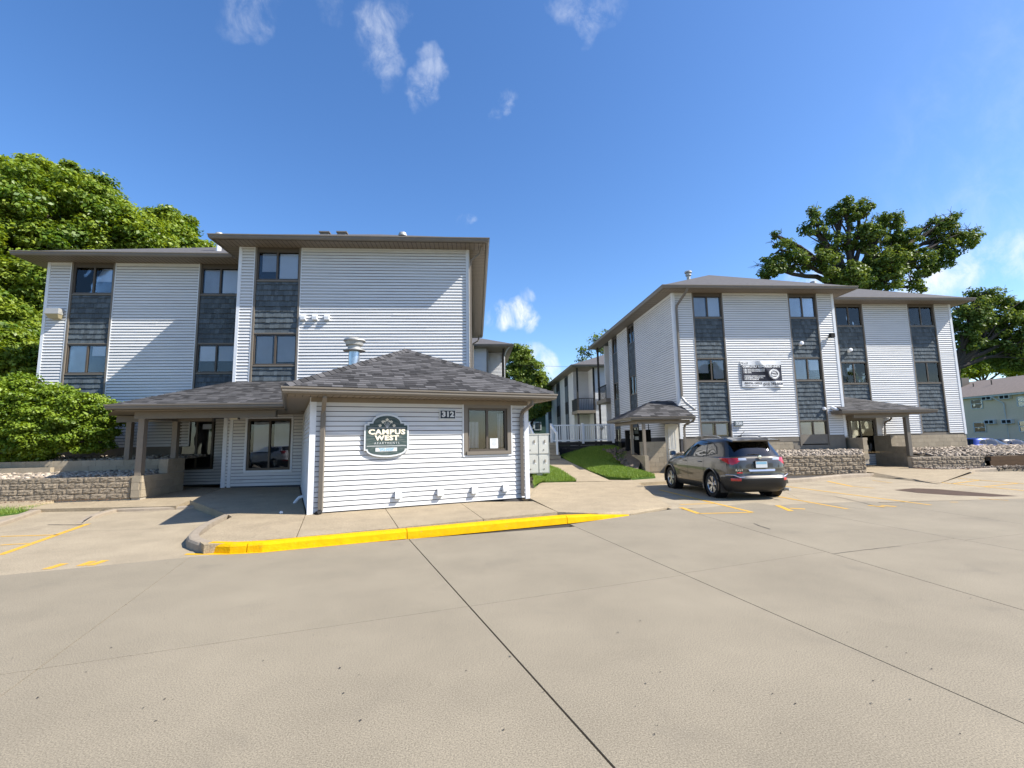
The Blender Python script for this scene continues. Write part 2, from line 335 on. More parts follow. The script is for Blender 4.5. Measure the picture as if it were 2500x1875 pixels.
def window(parent, O, U, Nn, a0, a1, z0, z1, d=-.03, blinds=('blind2', 'blind'), split=.5, fr=.045, sill=True, drop=(0, 0), fm='frame', rev=.16):
    """slider window: frame > two panes, blinds, mullion, in a lined recess"""
    m = MB()
    m.obox(O, U, Nn, a0, a0+fr, d-.05, d+.02, z0, z1); m.obox(O, U, Nn, a1-fr, a1, d-.05, d+.02, z0, z1)
    m.obox(O, U, Nn, a0+fr, a1-fr, d-.05, d+.02, z1-fr, z1); m.obox(O, U, Nn, a0+fr, a1-fr, d-.05, d+.03, z0, z0+fr)
    w = m.build('window', M[fm], parent)
    c = a0+(a1-a0)*split
    MB().obox(O, U, Nn, c-.028, c+.028, d-.04, d+.012, z0+fr, z1-fr).build('mullion', M[fm], w)
    for (p, q, dd) in ((a0+fr, c-.028, d-.018), (c+.028, a1-fr, d-.026)):
        MB().obox(O, U, Nn, p, q, dd-.004, dd, z0+fr, z1-fr).build('pane', M['glass'], w)
    if drop == (0, 0): drop = (random.choice((0, 0, 0, .06, .3)), random.choice((0, 0, 0, .05, .4)))
    for i, (p, q) in enumerate(((a0+fr, c-.03), (c+.03, a1-fr))):
        if blinds and blinds[i]:
            zb = z0+fr + drop[i]*(z1-z0)
            b = MB(); gl_ = random.choice((.03, .03, .09)); b.obox(O, U, Nn, p+gl_, q-random.choice((.03, .03, .08)), d-.065, d-.06, zb+.02, z1-fr-.03); b.build('blind', M[blinds[i]], w)
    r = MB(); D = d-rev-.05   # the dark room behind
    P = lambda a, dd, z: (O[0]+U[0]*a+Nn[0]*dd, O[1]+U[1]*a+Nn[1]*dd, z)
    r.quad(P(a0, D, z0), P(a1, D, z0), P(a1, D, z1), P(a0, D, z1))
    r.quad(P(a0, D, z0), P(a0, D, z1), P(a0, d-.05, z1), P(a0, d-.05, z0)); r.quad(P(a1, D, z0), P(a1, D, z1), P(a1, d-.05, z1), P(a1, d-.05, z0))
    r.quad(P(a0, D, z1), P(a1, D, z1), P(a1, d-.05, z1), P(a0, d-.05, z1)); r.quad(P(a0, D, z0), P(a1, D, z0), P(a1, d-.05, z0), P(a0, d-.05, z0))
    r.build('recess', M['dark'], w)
    return w
def shingle_list(A, B, Cc, D, expo=.14, wmin=.14, wmax=.33, th=.012):
    """shingle tabs on the planar quad with eave A-B and top D-C"""
    A, B, Cc, D = map(Vector, (A, B, Cc, D)); n = (B-A).cross(D-A).normalized()
    if n.z < 0: n = -n
    L = ((D+Cc)/2-(A+B)/2); U = (B-A).normalized(); Vd = n.cross(U).normalized()
    if Vd.z < 0: Vd = -Vd
    H = (D-A).dot(Vd); rows = max(1, int(round(H/expo))); out = []
    fl = lambda h: (D-A).dot(U)*h/H
    len0 = (B-A).dot(U); fr = lambda h: len0+((Cc-A).dot(U)-len0)*h/H
    for i in range(rows):
        h0 = H*i/rows; h1 = H*(i+1)/rows; hm = h0
        s = fl(h0); e = fr(h0)
        while s < e-.01:
            w = random.uniform(wmin, wmax); t = min(s+w, e)
            if e-t < .06: t = e
            s1, t1 = max(s, fl(h1)), min(t, fr(h1))
            if s1 > t1: s1 = t1 = max(min((s+t)/2, fr(h1)), fl(h1))
            z0 = th+random.uniform(0, .006)
            Pq = lambda a, h, k: tuple(A+U*a+Vd*h+n*k)
            out.append(([Pq(s, h0, 0), Pq(t-.003, h0, 0), Pq(t-.003, h0, z0), Pq(s, h0, z0), Pq(s1, h1+.004, .004), Pq(max(t1-.003, s1), h1+.004, .004)],
                        [(0, 1, 2, 3), (3, 2, 5, 4), (0, 3, 4), (1, 5, 2)]))
            s = t
    return out
def ridge_caps(a, b, w=.15, m='shingle', parent=None, name='ridge_cap', n1=None, n2=None):
    a, b = Vector(a), Vector(b); L = (b-a).length; k = max(2, int(L/.17)); d = (b-a).normalized()
    side = d.cross(Vector((0, 0, 1))).normalized(); lst = []
    for i in range(k):
        p = a+(b-a)*(i/k); q = a+(b-a)*((i+1.12)/k)
        lst.append(([tuple(p-side*w-Vector((0, 0, .045))), tuple(p+Vector((0, 0, .035))), tuple(p+side*w-Vector((0, 0, .045))),
                     tuple(q-side*w-Vector((0, 0, .06))), tuple(q+Vector((0, 0, .018))), tuple(q+side*w-Vector((0, 0, .06)))],
                    [(0, 1, 4, 3), (1, 2, 5, 4), (0, 2, 1)]))
    pieces(lst, name, M[m], parent, 60)
def gutter(b, pts, h=.14, w=.12):
    """mitred gutter strip along an eave polyline; outward = right-hand side of the walk"""
    pts = [Vector(p) for p in pts]; prof = [(0, 0), (w, 0), (w, -.03), (w-.02, -.045), (w-.02, -.09), (w-.045, -h), (0, -h)]; k = len(prof)
    ns_ = []
    for p, q in zip(pts[:-1], pts[1:]):
        d = (q-p); d.z = 0; d.normalize(); ns_.append(Vector((d.y, -d.x, 0)))
    vs = []
    for i, p in enumerate(pts):
        n1 = ns_[max(i-1, 0)]; n2 = ns_[min(i, len(ns_)-1)]; mi = (n1+n2)/(1+n1.dot(n2))
        vs += [p+mi*a+Vector((0, 0, z)) for a, z in prof]
    fs = [(j*k+i, j*k+(i+1) % k, (j+1)*k+(i+1) % k, (j+1)*k+i) for j in range(len(pts)-1) for i in range(k)]
    fs += [tuple(range(k))[::-1], tuple((len(pts)-1)*k+i for i in range(k))]
    b.add(vs, fs)
def soffit(parent, x0, x1, y0, y1, z, hole=None, name='soffit'):
    MB().box(x0, x1, y0, y1, z, z+.03).build(name, M['soffit'], parent)
def text_mesh(b, txt, O, U, Nn, size, off=.0, ext=.004, align='CENTER', d=0.0, space=1.0, sx=1.0, slant=0.0, up=None, width=None):
    cu = bpy.data.curves.new('t', 'FONT'); cu.body = txt; cu.size = size; cu.offset = off; cu.extrude = ext; cu.align_x = align; cu.align_y = 'CENTER'; cu.space_character = space; cu.resolution_u = 2; cu.shear = slant
    to = bpy.data.objects.new('t', cu); C.objects.link(to); dg = bpy.context.evaluated_depsgraph_get(); dg.update()
    me = bpy.data.meshes.new_from_object(to.evaluated_get(dg)); up = up or Vector((0, 0, 1))
    if width:
        xs_ = [v.co.x for v in me.vertices]; sx = width/(max(xs_)-min(xs_))
    vs = [Vector(O)+Vector(U)*(v.co.x*sx)+Vector(up)*v.co.y+Vector(Nn)*(v.co.z+d) for v in me.vertices]
    b.add(vs, [tuple(p.vertices) for p in me.polygons]); bpy.data.objects.remove(to); bpy.data.meshes.remove(me); bpy.data.curves.remove(cu)
    return b
# ================================================================== ground
X1 = Vector((1, 0, 0)); FN = Vector((0, -1, 0)); UPZ = Vector((0, 0, 1))
def sheet(name, pts, m, kind='structure', thick=0.0):
    b = MB(); b.add([tuple(p) for p in pts], [tuple(range(len(pts)))])
    if thick:
        n = len(pts); b.add([tuple(p) for p in pts]+[(p[0], p[1], p[2]-thick) for p in pts], [(i, n+i, n+(i+1) % n, (i+1) % n) for i in range(n)])
    return b.build(name, M[m], None, kind=kind)
sheet('ground', [(-400, -80, -.30), (400, -80, -.30), (400, 900, -.30), (-400, 900, -.30)], 'grass_gnd')
sheet('lot_bed', [(-40, -30, -.035), (40, -30, -.035), (40, 17.0, -.035), (-40, 17.0, -.035)], 'joint')
# the lot is cast in slabs: joints fan out from the kerb
def line(p, q): p, q = Vector(p[:2]), Vector(q[:2]); return p, (q-p).normalized()
def isect(l1, l2):
    (p, d), (q, e) = l1, l2; t = ((q-p).x*e.y-(q-p).y*e.x)/(d.x*e.y-d.y*e.x); return p+d*t
g = lambda x, y: atz(x, y, 0)
cols = [line((-12, 0), (-13.2, 4)), line(g(90, 1635), g(465, 1360)), line(g(1500, 1875), g(997, 1315)), line(g(1900, 1503), g(1385, 1277)),
        line(g(2500, 1490), g(1655, 1240)), line(g(2500, 1345), g(1958, 1247)), line(g(2500, 1280), g(2110, 1222)), line((19, 6), (17.5, 12)), line((30, 5), (30, 12))]
j3 = [line(g(0, 1647), g(940, 1510)), line(g(0, 1647), g(940, 1510)), line(g(0, 1647), g(940, 1510)), line(g(940, 1510), g(1665, 1400)), line(g(1665, 1400), g(2030, 1353)), line(g(2030, 1353), g(2200, 1335)), line((4, 6.9), (14, 7.6)), line((4, 6.9), (14, 7.6))]
top = [line(g(0, 1405), g(465, 1360)), line(g(465, 1360), g(497, 1354)), line(g(497, 1354), g(1000, 1316)), line(g(995, 1318), g(1385, 1283)), line(g(1540, 1257), g(1700, 1241)), line(g(1700, 1241), g(2110, 1224)), line(g(1700, 1241), g(2500, 1217)), line(g(1700, 1241), g(2500, 1217))]
top[1] = line(g(465, 1360), g(1000, 1316)); top[0] = line(g(0, 1405), g(465, 1360)); top[3] = line(g(1385, 1281), g(1655, 1241))
def slab(poly, m, z=0.0, gap=.007, name='slab', thick=.03):
    P2 = [Vector((p[0], p[1])) for p in poly]; n = len(P2); ar = sum(P2[i].x*P2[(i+1) % n].y-P2[(i+1) % n].x*P2[i].y for i in range(n)); sg = 1 if ar > 0 else -1
    gp_ = gap if isinstance(gap, (list, tuple)) else [gap]*n; pts = []
    for i in range(n):        # inset every edge by its own half joint
        a0, a1, a2 = P2[i-1], P2[i], P2[(i+1) % n]; d1 = (a1-a0).normalized(); d2 = (a2-a1).normalized()
        n1, n2 = Vector((-d1.y, d1.x))*sg, Vector((-d2.y, d2.x))*sg; o1, o2 = gp_[i-1], gp_[i]; cr = d1.x*d2.y-d1.y*d2.x
        if abs(cr) < .05: v = a1+n1*o1
        else:
            q1, q2 = a0+n1*o1, a1+n2*o2; w = q2-q1; v = q1+d1*((w.x*d2.y-w.y*d2.x)/cr)
        pts.append((v.x, v.y, (poly[i][2] if len(poly[i]) > 2 else z)))
    n = len(pts); b = MB(); b.add(pts+[(p[0], p[1], p[2]-thick) for p in pts], [tuple(range(n))]+[(i, n+i, n+(i+1) % n, (i+1) % n) for i in range(n)])
    return b.build(name, M[m], lot)
lot = thing('parking_lot', 'grey concrete parking lot cast in big slabs across the foreground', 'parking lot'); lot['kind'] = 'structure'
near = line((-40, -5), (40, -5)); jw = [.004, .0035, .007, .005, .005, .004, .004, .004, .004]
for i in range(len(cols)-1):
    L, R = cols[i], cols[i+1]
    a, b_, c, d = isect(L, near), isect(R, near), isect(R, j3[i]), isect(L, j3[i])
    if i == 0: a, d = Vector((-12, -5)), isect(L, j3[0])
    if i in (4, 5, 6, 7):       # the fan converges: clip near edge in front of the camera's right
        a = isect(L, line((-40, 1.5), (40, 1.5))) if i < 7 else a
        b_ = isect(R, line((-40, 1.5), (40, 1.5))) if i < 7 else b_
    jl, jr = jw[i], jw[i+1]
    slab([a, b_, c, d], 'conc', gap=[.004, jr, .0035, jl]); e, f = isect(R, top[i]), isect(L, top[i])
    slab([d, c, e, f], 'conc', gap=[.0035, jr, .004, jl])
sheet('lot_apron', [(-40, -30, -.012), (40, -30, -.012), (40, -5.0, -.012), (-40, -5.0, -.012)], 'conc'); sheet('lot_apron', [(-40, -5, -.012), (-12.2, -5, -.012), (-13.5, 7, -.012), (-40, 4, -.012)], 'conc'); sheet('lot_apron', [(13, -5, -.012), (40, -5, -.012), (40, 9, -.012), (30, 9, -.012), (13, 1.5, -.012)], 'conc')
# lighter stall paving behind the drive lane
slab([(-30, 2.0), g(0, 1405), g(465, 1360), g(560, 1352), (-4.0, 14.4), (-30, 14.4)], 'conc2', -.002, gap=0, name='stall_slab')
slab([g(1640, 1243), g(1700, 1241), g(1980, 1231), (10.5, 17.6), (4.6, 17.6), (4.4, 15.8), (4.2, 10.9)], 'conc2', -.002, gap=.004, name='stall_slab')
slab([g(1980, 1231), g(2500, 1217), (36, 9.5), (36, 17.6), (10.5, 17.6)], 'conc2', -.002, gap=.004, name='stall_slab')

# ---- sidewalk round the office, ramping down at its right end
WZ = .13
k0 = [atz(x, y, WZ) for x, y in ((497, 1327), (560, 1326), (640, 1320), (760, 1308), (994, 1286), (1200, 1264), (1380, 1249))]   # kerb's top inner line
kerbtop = [atz(x, y, WZ) for x, y in ((505, 1335), (600, 1334), (760, 1317), (994, 1294), (1200, 1272), (1340, 1259))]
def strip(name, front, back, m, kind='structure'):
    b = MB()
    for i in range(len(front)-1): b.quad(front[i], front[i+1], back[i+1], back[i])
    return b.build(name, M[m], None, kind=kind)
# yellow kerb with a rounded nose, in cast lengths
kp = [atz(x, y, 0) for x, y in ((500, 1351), (560, 1352), (640, 1348), (780, 1334), (994, 1314), (1200, 1294), (1385, 1276), (1470, 1266), (1537, 1257))]
hk = [.13, .13, .13, .13, .13, .13, .12, .07, .004]
def kerb_run(name, pts, hs_, wdt, m, label=None, seg_gap=None):
    pts = [Vector((p[0], p[1], 0)) for p in pts]; b = MB(); rings = []
    for i, p in enumerate(pts):
        d = (pts[min(i+1, len(pts)-1)]-pts[max(i-1, 0)]).normalized(); n = Vector((-d.y, d.x, 0)); h = hs_[i]
        rings.append([p+UPZ*(-.02), p+n*.012+UPZ*h*.72, p+n*.035+UPZ*h*.94, p+n*.06+UPZ*h, p+n*wdt+UPZ*(h+.002), p+n*wdt+UPZ*(-.02)])
    for i in range(len(rings)-1):
        for k in range(5): b.quad(rings[i][k], rings[i+1][k], rings[i+1][k+1], rings[i][k+1])
    b.add(rings[0], [tuple(range(6))]); b.add(rings[-1], [tuple(range(6))[::-1]])
    return b.build(name, M[m], None, kind='structure')
def sub(pts, n=6):
    out = []
    for p, q in zip(pts[:-1], pts[1:]): out += [Vector(p).lerp(Vector(q), k/n) for k in range(n)]
    return out+[Vector(pts[-1])]
P = sub(kp, 4); H_ = []
for a, b_ in zip(hk[:-1], hk[1:]): H_ += [a+(b_-a)*k/4 for k in range(4)]
H_.append(hk[-1])
def wob(pts, s=.006): return [p+Vector((random.uniform(-s, s), random.uniform(-s, s), 0)) for p in pts]
P = wob(P)
def cut_run(i, j, g0, g1): 
    q = [Vector(p) for p in P[i:j+1]]; q[0] = q[0]+(q[1]-q[0]).normalized()*g0; q[-1] = q[-1]-(q[-1]-q[-2]).normalized()*g1; return q
kerb_run('yellow_kerb', cut_run(0, 6, 0, .0), H_[0:7], .17, 'yellow'); kerb_run('yellow_kerb', cut_run(6, 16, .012, .0), H_[6:17], .17, 'yellow')
kerb_run('yellow_kerb', cut_run(16, 24, .012, 0), H_[16:25], .17, 'yellow'); kerb_run('yellow_kerb', cut_run(24, 32, .012, 0), H_[24:33], .17, 'yellow')
sheet('kerb_line_paint', [Vector((p.x, p.y, .003))-Vector((0, .05, 0)) for p in (P[0]-Vector((.25, 0, 0)), P[4], P[8], P[16])]+[Vector((p.x, p.y, .003))+Vector((0, .03, 0)) for p in (P[16], P[8], P[4], P[0]-Vector((.25, 0, 0)))], 'yellow')
# bare concrete kerb: round nose then back along the stall
kb = [atz(x, y, 0) for x, y in ((562, 1262), (530, 1276), (500, 1290), (478, 1303), (462, 1316), (452, 1328), (455, 1338), (476, 1347), (500, 1350))]
kerb_run('stone_kerb', sub(kb, 2), [.13]*17, .17, 'kerb')
# walk field: one sheet at walk level with joints as slabs
walk = thing('sidewalk', 'tan concrete sidewalk round the small office up to the entrance', 'sidewalk'); walk['kind'] = 'structure'
def wslab(pts, m='walk', gap=.006, thick=.20):
    return slab(pts, m, WZ, gap, 'walk_slab', thick) if True else None
lot_keep = lot; lot = walk
kin = lambda x, y: atz(x, y, WZ)
P0a = Vector((-3.37, 10.09)); AA = rad(20.7); AU = Vector((math.cos(AA), math.sin(AA), 0)); AV = Vector((-math.sin(AA), math.cos(AA), 0))
def aw(a, b, z=0.0): return Vector((P0a.x+AU.x*a+AV.x*b, P0a.y+AU.y*a+AV.y*b, z))
frontL = [kin(497, 1327), kin(724, 1311), kin(972, 1288), kin(1180, 1267), kin(1362, 1250)]
backL = [kin(560, 1262), aw(-.05, .02, WZ), kin(944, 1243)+AV*.2, kin(1128, 1228)+AV*.2, kin(1312, 1226)+AV*.2]
for i in range(4): wslab([frontL[i], frontL[i+1], backL[i+1], backL[i]] if i else [kin(497, 1330), kin(560, 1326), frontL[1], backL[1], (-5.2, 10.6), kin(565, 1262), kin(520, 1285), kin(476, 1316)])
# side yard left of the office up to the entrance (rises gently)
wz = lambda y: WZ+max(0, (y-10.6))*.019
wslab([(-5.2, 10.6, WZ), aw(-.05, .02, WZ), (aw(-.1, 5.9).x, 15.7, wz(15.7)), (-8.0, 15.98, wz(16)), (-7.3, 13.0, wz(13)), tuple(kin(570, 1262))], gap=.004)
wslab([(-11.6, 12.9, .075), (-7.35, 12.55, .09), (-8.05, 15.98, wz(16)), (-10.9, 17.5, wz(16))], gap=.004)
wslab([(-30, 12.6, .02), (-11.65, 12.9, .07), (-11.2, 13.95, wz(14)), (-30, 13.95, wz(14))], gap=.004)
sheet('bed_soil', [(-40, 13.6, .1), (-2, 13.6, .1), (-2, 20, .1), (-40, 20, .1)], 'soil')
# right of the office: wide walk flowing to the ramp
wslab([kin(1362, 1250), (atz(1460, 1256, .07).x, atz(1460, 1256, .07).y, .09), (*atz(1540, 1256, .0)[:2], .006), (*atz(1640, 1238, 0)[:2], .01), (4.5, 11.9, .06), (5.1, 14.5, .10), (5.4, 16.4, .13), tuple(kin(1500, 1175)), tuple(kin(1318, 1178)), (1.62, 13.6, WZ), (1.30, 11.88, WZ)], gap=.004)
lot = lot_keep
# path to the deck and the two lawns
S0, Y0, SL = .14, 15.9, .052
gp = lambda x, y: ats(x, y, S0, Y0, SL)
sheet('path', [gp(1407, 1176), gp(1495, 1175), gp(1440, 1151), gp(1368, 1116), gp(1338, 1116), gp(1340, 1139), gp(1365, 1146)], 'walk')
sheet('path', [(1.3, 11.9, .10), (5.4, 15.5, .10), (9.3, 16.9, .10), (9.3, 20.4, .10), (5.0, 19.5, .10), (1.0, 17.6, .10)], 'walk', thick=.2)
def lawn(name, ring, ctr, n, label, h=(.05, .11)):
    t = [(ring[i], ring[(i+1) % len(ring)], ctr) for i in range(len(ring))]
    b = MB()
    for a, c, d in t: b.tri(a, c, d)
    for a, c, d in t: b.quad(a, c, Vector(c)-UPZ*.22, Vector(a)-UPZ*.22)
    b.build(name, M['grass_gnd'], None, kind='structure')
    ar = np.array([((Vector(c)-Vector(a)).cross(Vector(d)-Vector(a))).length/2 for a, c, d in t]); idx = RNG.choice(len(t), n, p=ar/ar.sum())
    A = np.array([[tuple(v) for v in q] for q in t])[idx]; r1 = np.sqrt(RNG.random(n)); r2 = RNG.random(n)
    pt = A[:, 0]*(1-r1)[:, None]+A[:, 1]*(r1*(1-r2))[:, None]+A[:, 2]*(r1*r2)[:, None]
    ang = RNG.random(n)*6.283; hh = RNG.uniform(h[0], h[1], n); w = .006+RNG.random(n)*.006
    dx, dy = np.cos(ang), np.sin(ang); lean = RNG.normal(0, .035, (n, 2))
    V = np.zeros((n, 3, 3)); V[:, 0] = pt+np.stack([-dx*w, -dy*w, 0*w], 1); V[:, 1] = pt+np.stack([dx*w, dy*w, 0*w], 1); V[:, 2] = pt+np.stack([lean[:, 0], lean[:, 1], hh], 1)
    npmesh(name+'_grass', V.reshape(-1, 3), np.arange(n*3).reshape(n, 3), M['grass'], RNG.random(n), 'stuff', label)
def npmesh(name, V, F, m, rnd=None, kind=None, label=None, parent=None, smooth=False, cat=None):
    me = bpy.data.meshes.new(name); nv, nf, k = len(V), len(F), F.shape[1]
    if parent is not None:
        Mi = np.array(wmat(parent).inverted()); V = V@Mi[:3, :3].T+Mi[:3, 3]
    me.vertices.add(nv); me.vertices.foreach_set('co', V.astype(np.float32).ravel()); me.loops.add(nf*k); me.loops.foreach_set('vertex_index', F.astype(np.int32).ravel())
    me.polygons.add(nf); me.polygons.foreach_set('loop_start', np.arange(nf, dtype=np.int32)*k)
    try: me.polygons.foreach_set('loop_total', np.full(nf, k, dtype=np.int32))
    except Exception: pass
    me.update(calc_edges=True); me.materials.append(m)
    if rnd is not None:
        a = me.attributes.new('rnd', 'FLOAT', 'FACE'); a.data.foreach_set('value', rnd.astype(np.float32))
    if smooth: me.polygons.foreach_set('use_smooth', [True]*nf)
    o = bpy.data.objects.new(name, me); C.objects.link(o)
    if parent is not None: o.parent = parent
    return tag(o, label, cat, None, kind)
up = Vector((0, 0, .01))
lawn('lawn', [gp(1318, 1177)+up, gp(1407, 1175)+up, gp(1365, 1147)+up, gp(1342, 1139)+up, gp(1300, 1139)+up, (1.75, 14.6, .17)], gp(1350, 1162)+up*2, 17000, 'small lawn wedge between mailbox and path')
Lr = [gp(1447, 1153)+up, gp(1484, 1165)+up, atz(1540, 1168, .16), atz(1600, 1163, .17), atz(1572, 1153, .17), at(1560, 1140, 19.5), at(1530, 1105, 21.5), at(1500, 1089, 25.0), at(1440, 1092, 25.6), at(1368, 1113, 25.6), gp(1400, 1132)+up]
lawn('lawn_slope', Lr, at(1470, 1128, 20.8), 60000, 'bright green grass slope between path and meter shelter')
sheet('bare_soil', [at(1556, 1152, 18.8)+up*2, at(1568, 1118, 19.9)+up*2, at(1530, 1092, 22.5)+up*3, at(1508, 1100, 22.2)+up*3, at(1512, 1125, 20.4)+up*4, at(1530, 1145, 19.2)+up*3], 'soil')
sheet('hill', [(-60, 26.5, .2), (60, 26.5, .2), (60, 120, .6), (-60, 120, .6)], 'grass_gnd')
sheet('upper_lawn', [(1.5, 26.0, 1.05), (4.0, 26.0, 1.05), (16, 70, 1.2), (-6, 70, 1.2)], 'grass_gnd')
lawn('grass_strip', [atz(-260, 1285, .03), atz(0, 1258, .03), atz(60, 1250, .03), atz(128, 1236, .03), atz(90, 1230, .03), atz(0, 1236, .03), atz(-260, 1250, .03)], atz(20, 1242, .05), 9000, 'ragged grass strip beside the left stall')
kerb_run('stone_kerb', sub([atz(x, y, 0) for x, y in ((-200, 1318), (0, 1286), (40, 1272), (95, 1252), (135, 1240))], 3), [.08]*10+[.05, .02, .004], .15, 'kerb')
# low kerb at the head of the left stall, kerb in front of the right stalls
kerb_run('stone_kerb', sub([atz(x, y, 0) for x, y in ((205, 1276), (240, 1262), (285, 1250), (350, 1248), (440, 1244), (560, 1239))], 2), [.004, .03, .06]+[.07]*8, .15, 'kerb')
kerb_run('stone_kerb', sub([atz(x, y, 0) for x, y in ((1880, 1178), (1925, 1180), (1990, 1175), (2055, 1168), (2130, 1163), (2165, 1160))], 2), [.13]*8+[.11, .07, .02], .16, 'kerb')
# painted stall lines
def pline(p, q, w=.10, z=.003, m='paint', name='stall_line'):
    p, q = Vector(p), Vector(q); d = (q-p).normalized(); n = Vector((-d.y, d.x, 0))*w*.42; p.z = q.z = z
    b = MB(); b.add([p-n, q-n, q+n, p+n], [(0, 1, 2, 3)]); return b.build(name, M[m], None, kind='structure')
for a, b_, w in (((0, 1355), (215, 1279), .12), ((0, 1310), (142, 1306), .07), ((0, 1331), (70, 1327), .07), ((112, 1390), (158, 1376), .13), ((195, 1382), (228, 1370), .12), ((220, 1381), (258, 1368), .12),
                 ((1610, 1196), (1838, 1251), .10), ((1655, 1218), (1678, 1218), .08), ((1660, 1232), (1745, 1229), .08), ((1708, 1254), (1836, 1251), .09), ((1662, 1239), (1706, 1254), .12),
                 ((1898, 1234), (1932, 1248), .13), ((1928, 1241), (1966, 1243), .13), ((1898, 1212), (2070, 1243), .09), ((1915, 1187), (2273, 1233), .09), ((2020, 1175), (2082, 1188), .11), ((2085, 1188), (2135, 1192), .07),
                 ((2255, 1174), (2500, 1198), .09), ((2340, 1168), (2500, 1181), .08), ((2325, 1181), (2395, 1172), .08), ((2405, 1188), (2485, 1180), .08), ((2120, 1234), (2160, 1238), .12), ((2150, 1234), (2188, 1237), .12),
                 ((2130, 1173), (2178, 1179), .05), ((2390, 1217), (2462, 1222), .05), ((2320, 1226), (2340, 1226), .06), ((1550, 1209), (1625, 1206), .05)):
    pline(atz(*a), atz(*b_), w)
b = MB(); pp = [(2183, 1196), (2230, 1192), (2290, 1194), (2380, 1202), (2485, 1211), (2420, 1212), (2330, 1209), (2240, 1203)]
b.add([tuple(atz(x, y, .004)) for x, y in pp], [tuple(range(8))]); b.build('dirt_patch', M['asphalt_wet'], None, kind='structure')
# cracks and debris
def crack(pts, z=.004, w=.012):
    pts = [atz(x, y, z) for x, y in pts]; b = MB(); q = []
    for p, r in zip(pts[:-1], pts[1:]):
        for k in range(5): q.append(p.lerp(r, k/5)+Vector((random.uniform(-.012, .012), random.uniform(-.012, .012), 0)))
    q.append(pts[-1])
    for p, r in zip(q[:-1], q[1:]):
        d = (r-p).normalized(); n = Vector((-d.y, d.x, 0))*w*random.uniform(.3, .6); b.quad(p-n, r-n, r+n, p+n)
    b.build('crack', M['joint'], None, kind='structure')
crack([(0, 1300), (100, 1291)]); crack([(155, 1297), (260, 1295), (400, 1290)], w=.008); crack([(1840, 1278), (1880, 1292)], w=.02); crack([(2030, 1352), (2110, 1342), (2200, 1333)], w=.008)
crack([(1895, 1194), (2040, 1212), (2160, 1240)], w=.015); crack([(1910, 1216), (2060, 1236), (2110, 1243)], w=.009); crack([(115, 1281), (200, 1281)], w=.05)
crack([(205, 1272), (250, 1245), (300, 1225), (330, 1208)], z=.045, w=.02)
b = MB()
for k in range(70):
    x, y = random.uniform(0, 2500), random.uniform(1370, 1800); p = atz(x, y, .004); r = random.uniform(.003, .009); a0 = random.random()*6
    b.add([(p.x+r*math.cos(a0+t)*random.uniform(.6, 1.3), p.y+r*math.sin(a0+t)*random.uniform(.6, 1.3), .004+.003*(t > 2)) for t in (0, 1.6, 3.1, 4.7)], [(0, 1, 2, 3)])
tag(b.build('leaf_litter', M['joint'], None, kind='stuff'), 'tiny dark bits of debris scattered over the lot')
# ================================================================== left apartment building
YT, YW, ZS = 16.0, 17.6, 8.2
LB = thing('apartment_building', 'tall white sided three storey block with recessed left wing and brown eaves, left of photo', 'building', (-7.5, 17.6, 0))
OT = Vector((0, YT, 0)); OW = Vector((0, YW, 0))
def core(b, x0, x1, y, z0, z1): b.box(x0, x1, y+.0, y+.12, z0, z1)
def facade(parent, y, panels, strips, z0, z1, wall_m='trim_white', board_m='siding', limit=300, boards=None, extra=None):
    """panels: (x0,x1,zbottom,cuts); strips: (x0,x1,zb,[(wz0,wz1,opts)])"""
    O = Vector((0, y, 0)); b = MB(); lst = []
    for (x0, x1, zb, cuts) in panels:
        core(b, x0, x1, y, zb, z1)
        Ox = Vector((x0, y, 0)); cc = [(c[0]-x0, c[1]-x0, c[2], c[3]) for c in cuts]
        lst += siding_list(Ox, X1, FN, x1-x0, zb, z1, cc)
    b.build('wall', M['lap_shade'], parent)
    sh = []; tb = MB()
    for (x0, x1, zb, wins) in strips:
        edges = [zb]
        for w in sorted(wins, key=lambda w: w[0]): edges += [w[0], w[1]]
        edges.append(z1)
        for i in range(0, len(edges)-1, 2):
            bb = MB()
            if edges[i+1]-edges[i] < .16:
                bb.box(x0, x1, y+.0, y+.1, edges[i], edges[i+1]); bb.build('header', M['frame'], parent); continue
            bb.box(x0, x1, y+.035, y+.1, edges[i], edges[i+1])
            sh += shake_list(O, X1, FN, x0+.045, x1-.045, edges[i]+.02, edges[i+1]-.03, dback=.035)
            bb.build('backing', M['frame'], parent)
        for w in wins:
            window(parent, O, X1, FN, x0+.04, x1-.04, w[0], w[1], **(w[2] if len(w) > 2 else {}))
            tb.box(x0+.03, x1-.03, y-.015, y+.03, w[0]-.045, w[0]-.002)
            if w[1] < z1-.3: tb.box(x0+.03, x1-.03, y-.005, y+.03, w[1]+.002, w[1]+.035)
        tb.box(x0-.02, x0+.04, y-.035, y+.06, zb, z1); tb.box(x1-.04, x1+.02, y-.035, y+.06, zb, z1)
    tb.build('window_trim', M['brown'], parent)
    pieces(sh, 'shingle', M['shake'], parent, limit)
    return lst
wd = lambda a, b_, **k: (a, b_, k)
tower = facade(LB, YT, [(-7.80, -7.36, 3.3, []), (-5.84, -.27, 3.0, [])],
               [(-7.33, -5.87, 3.3, [wd(4.16, 5.21, blinds=('blind2', 'blind2')), wd(7.05, 8.08, blinds=('blind2', 'blind'), drop=(.25, .02), split=.47)])], 0, ZS, limit=160)
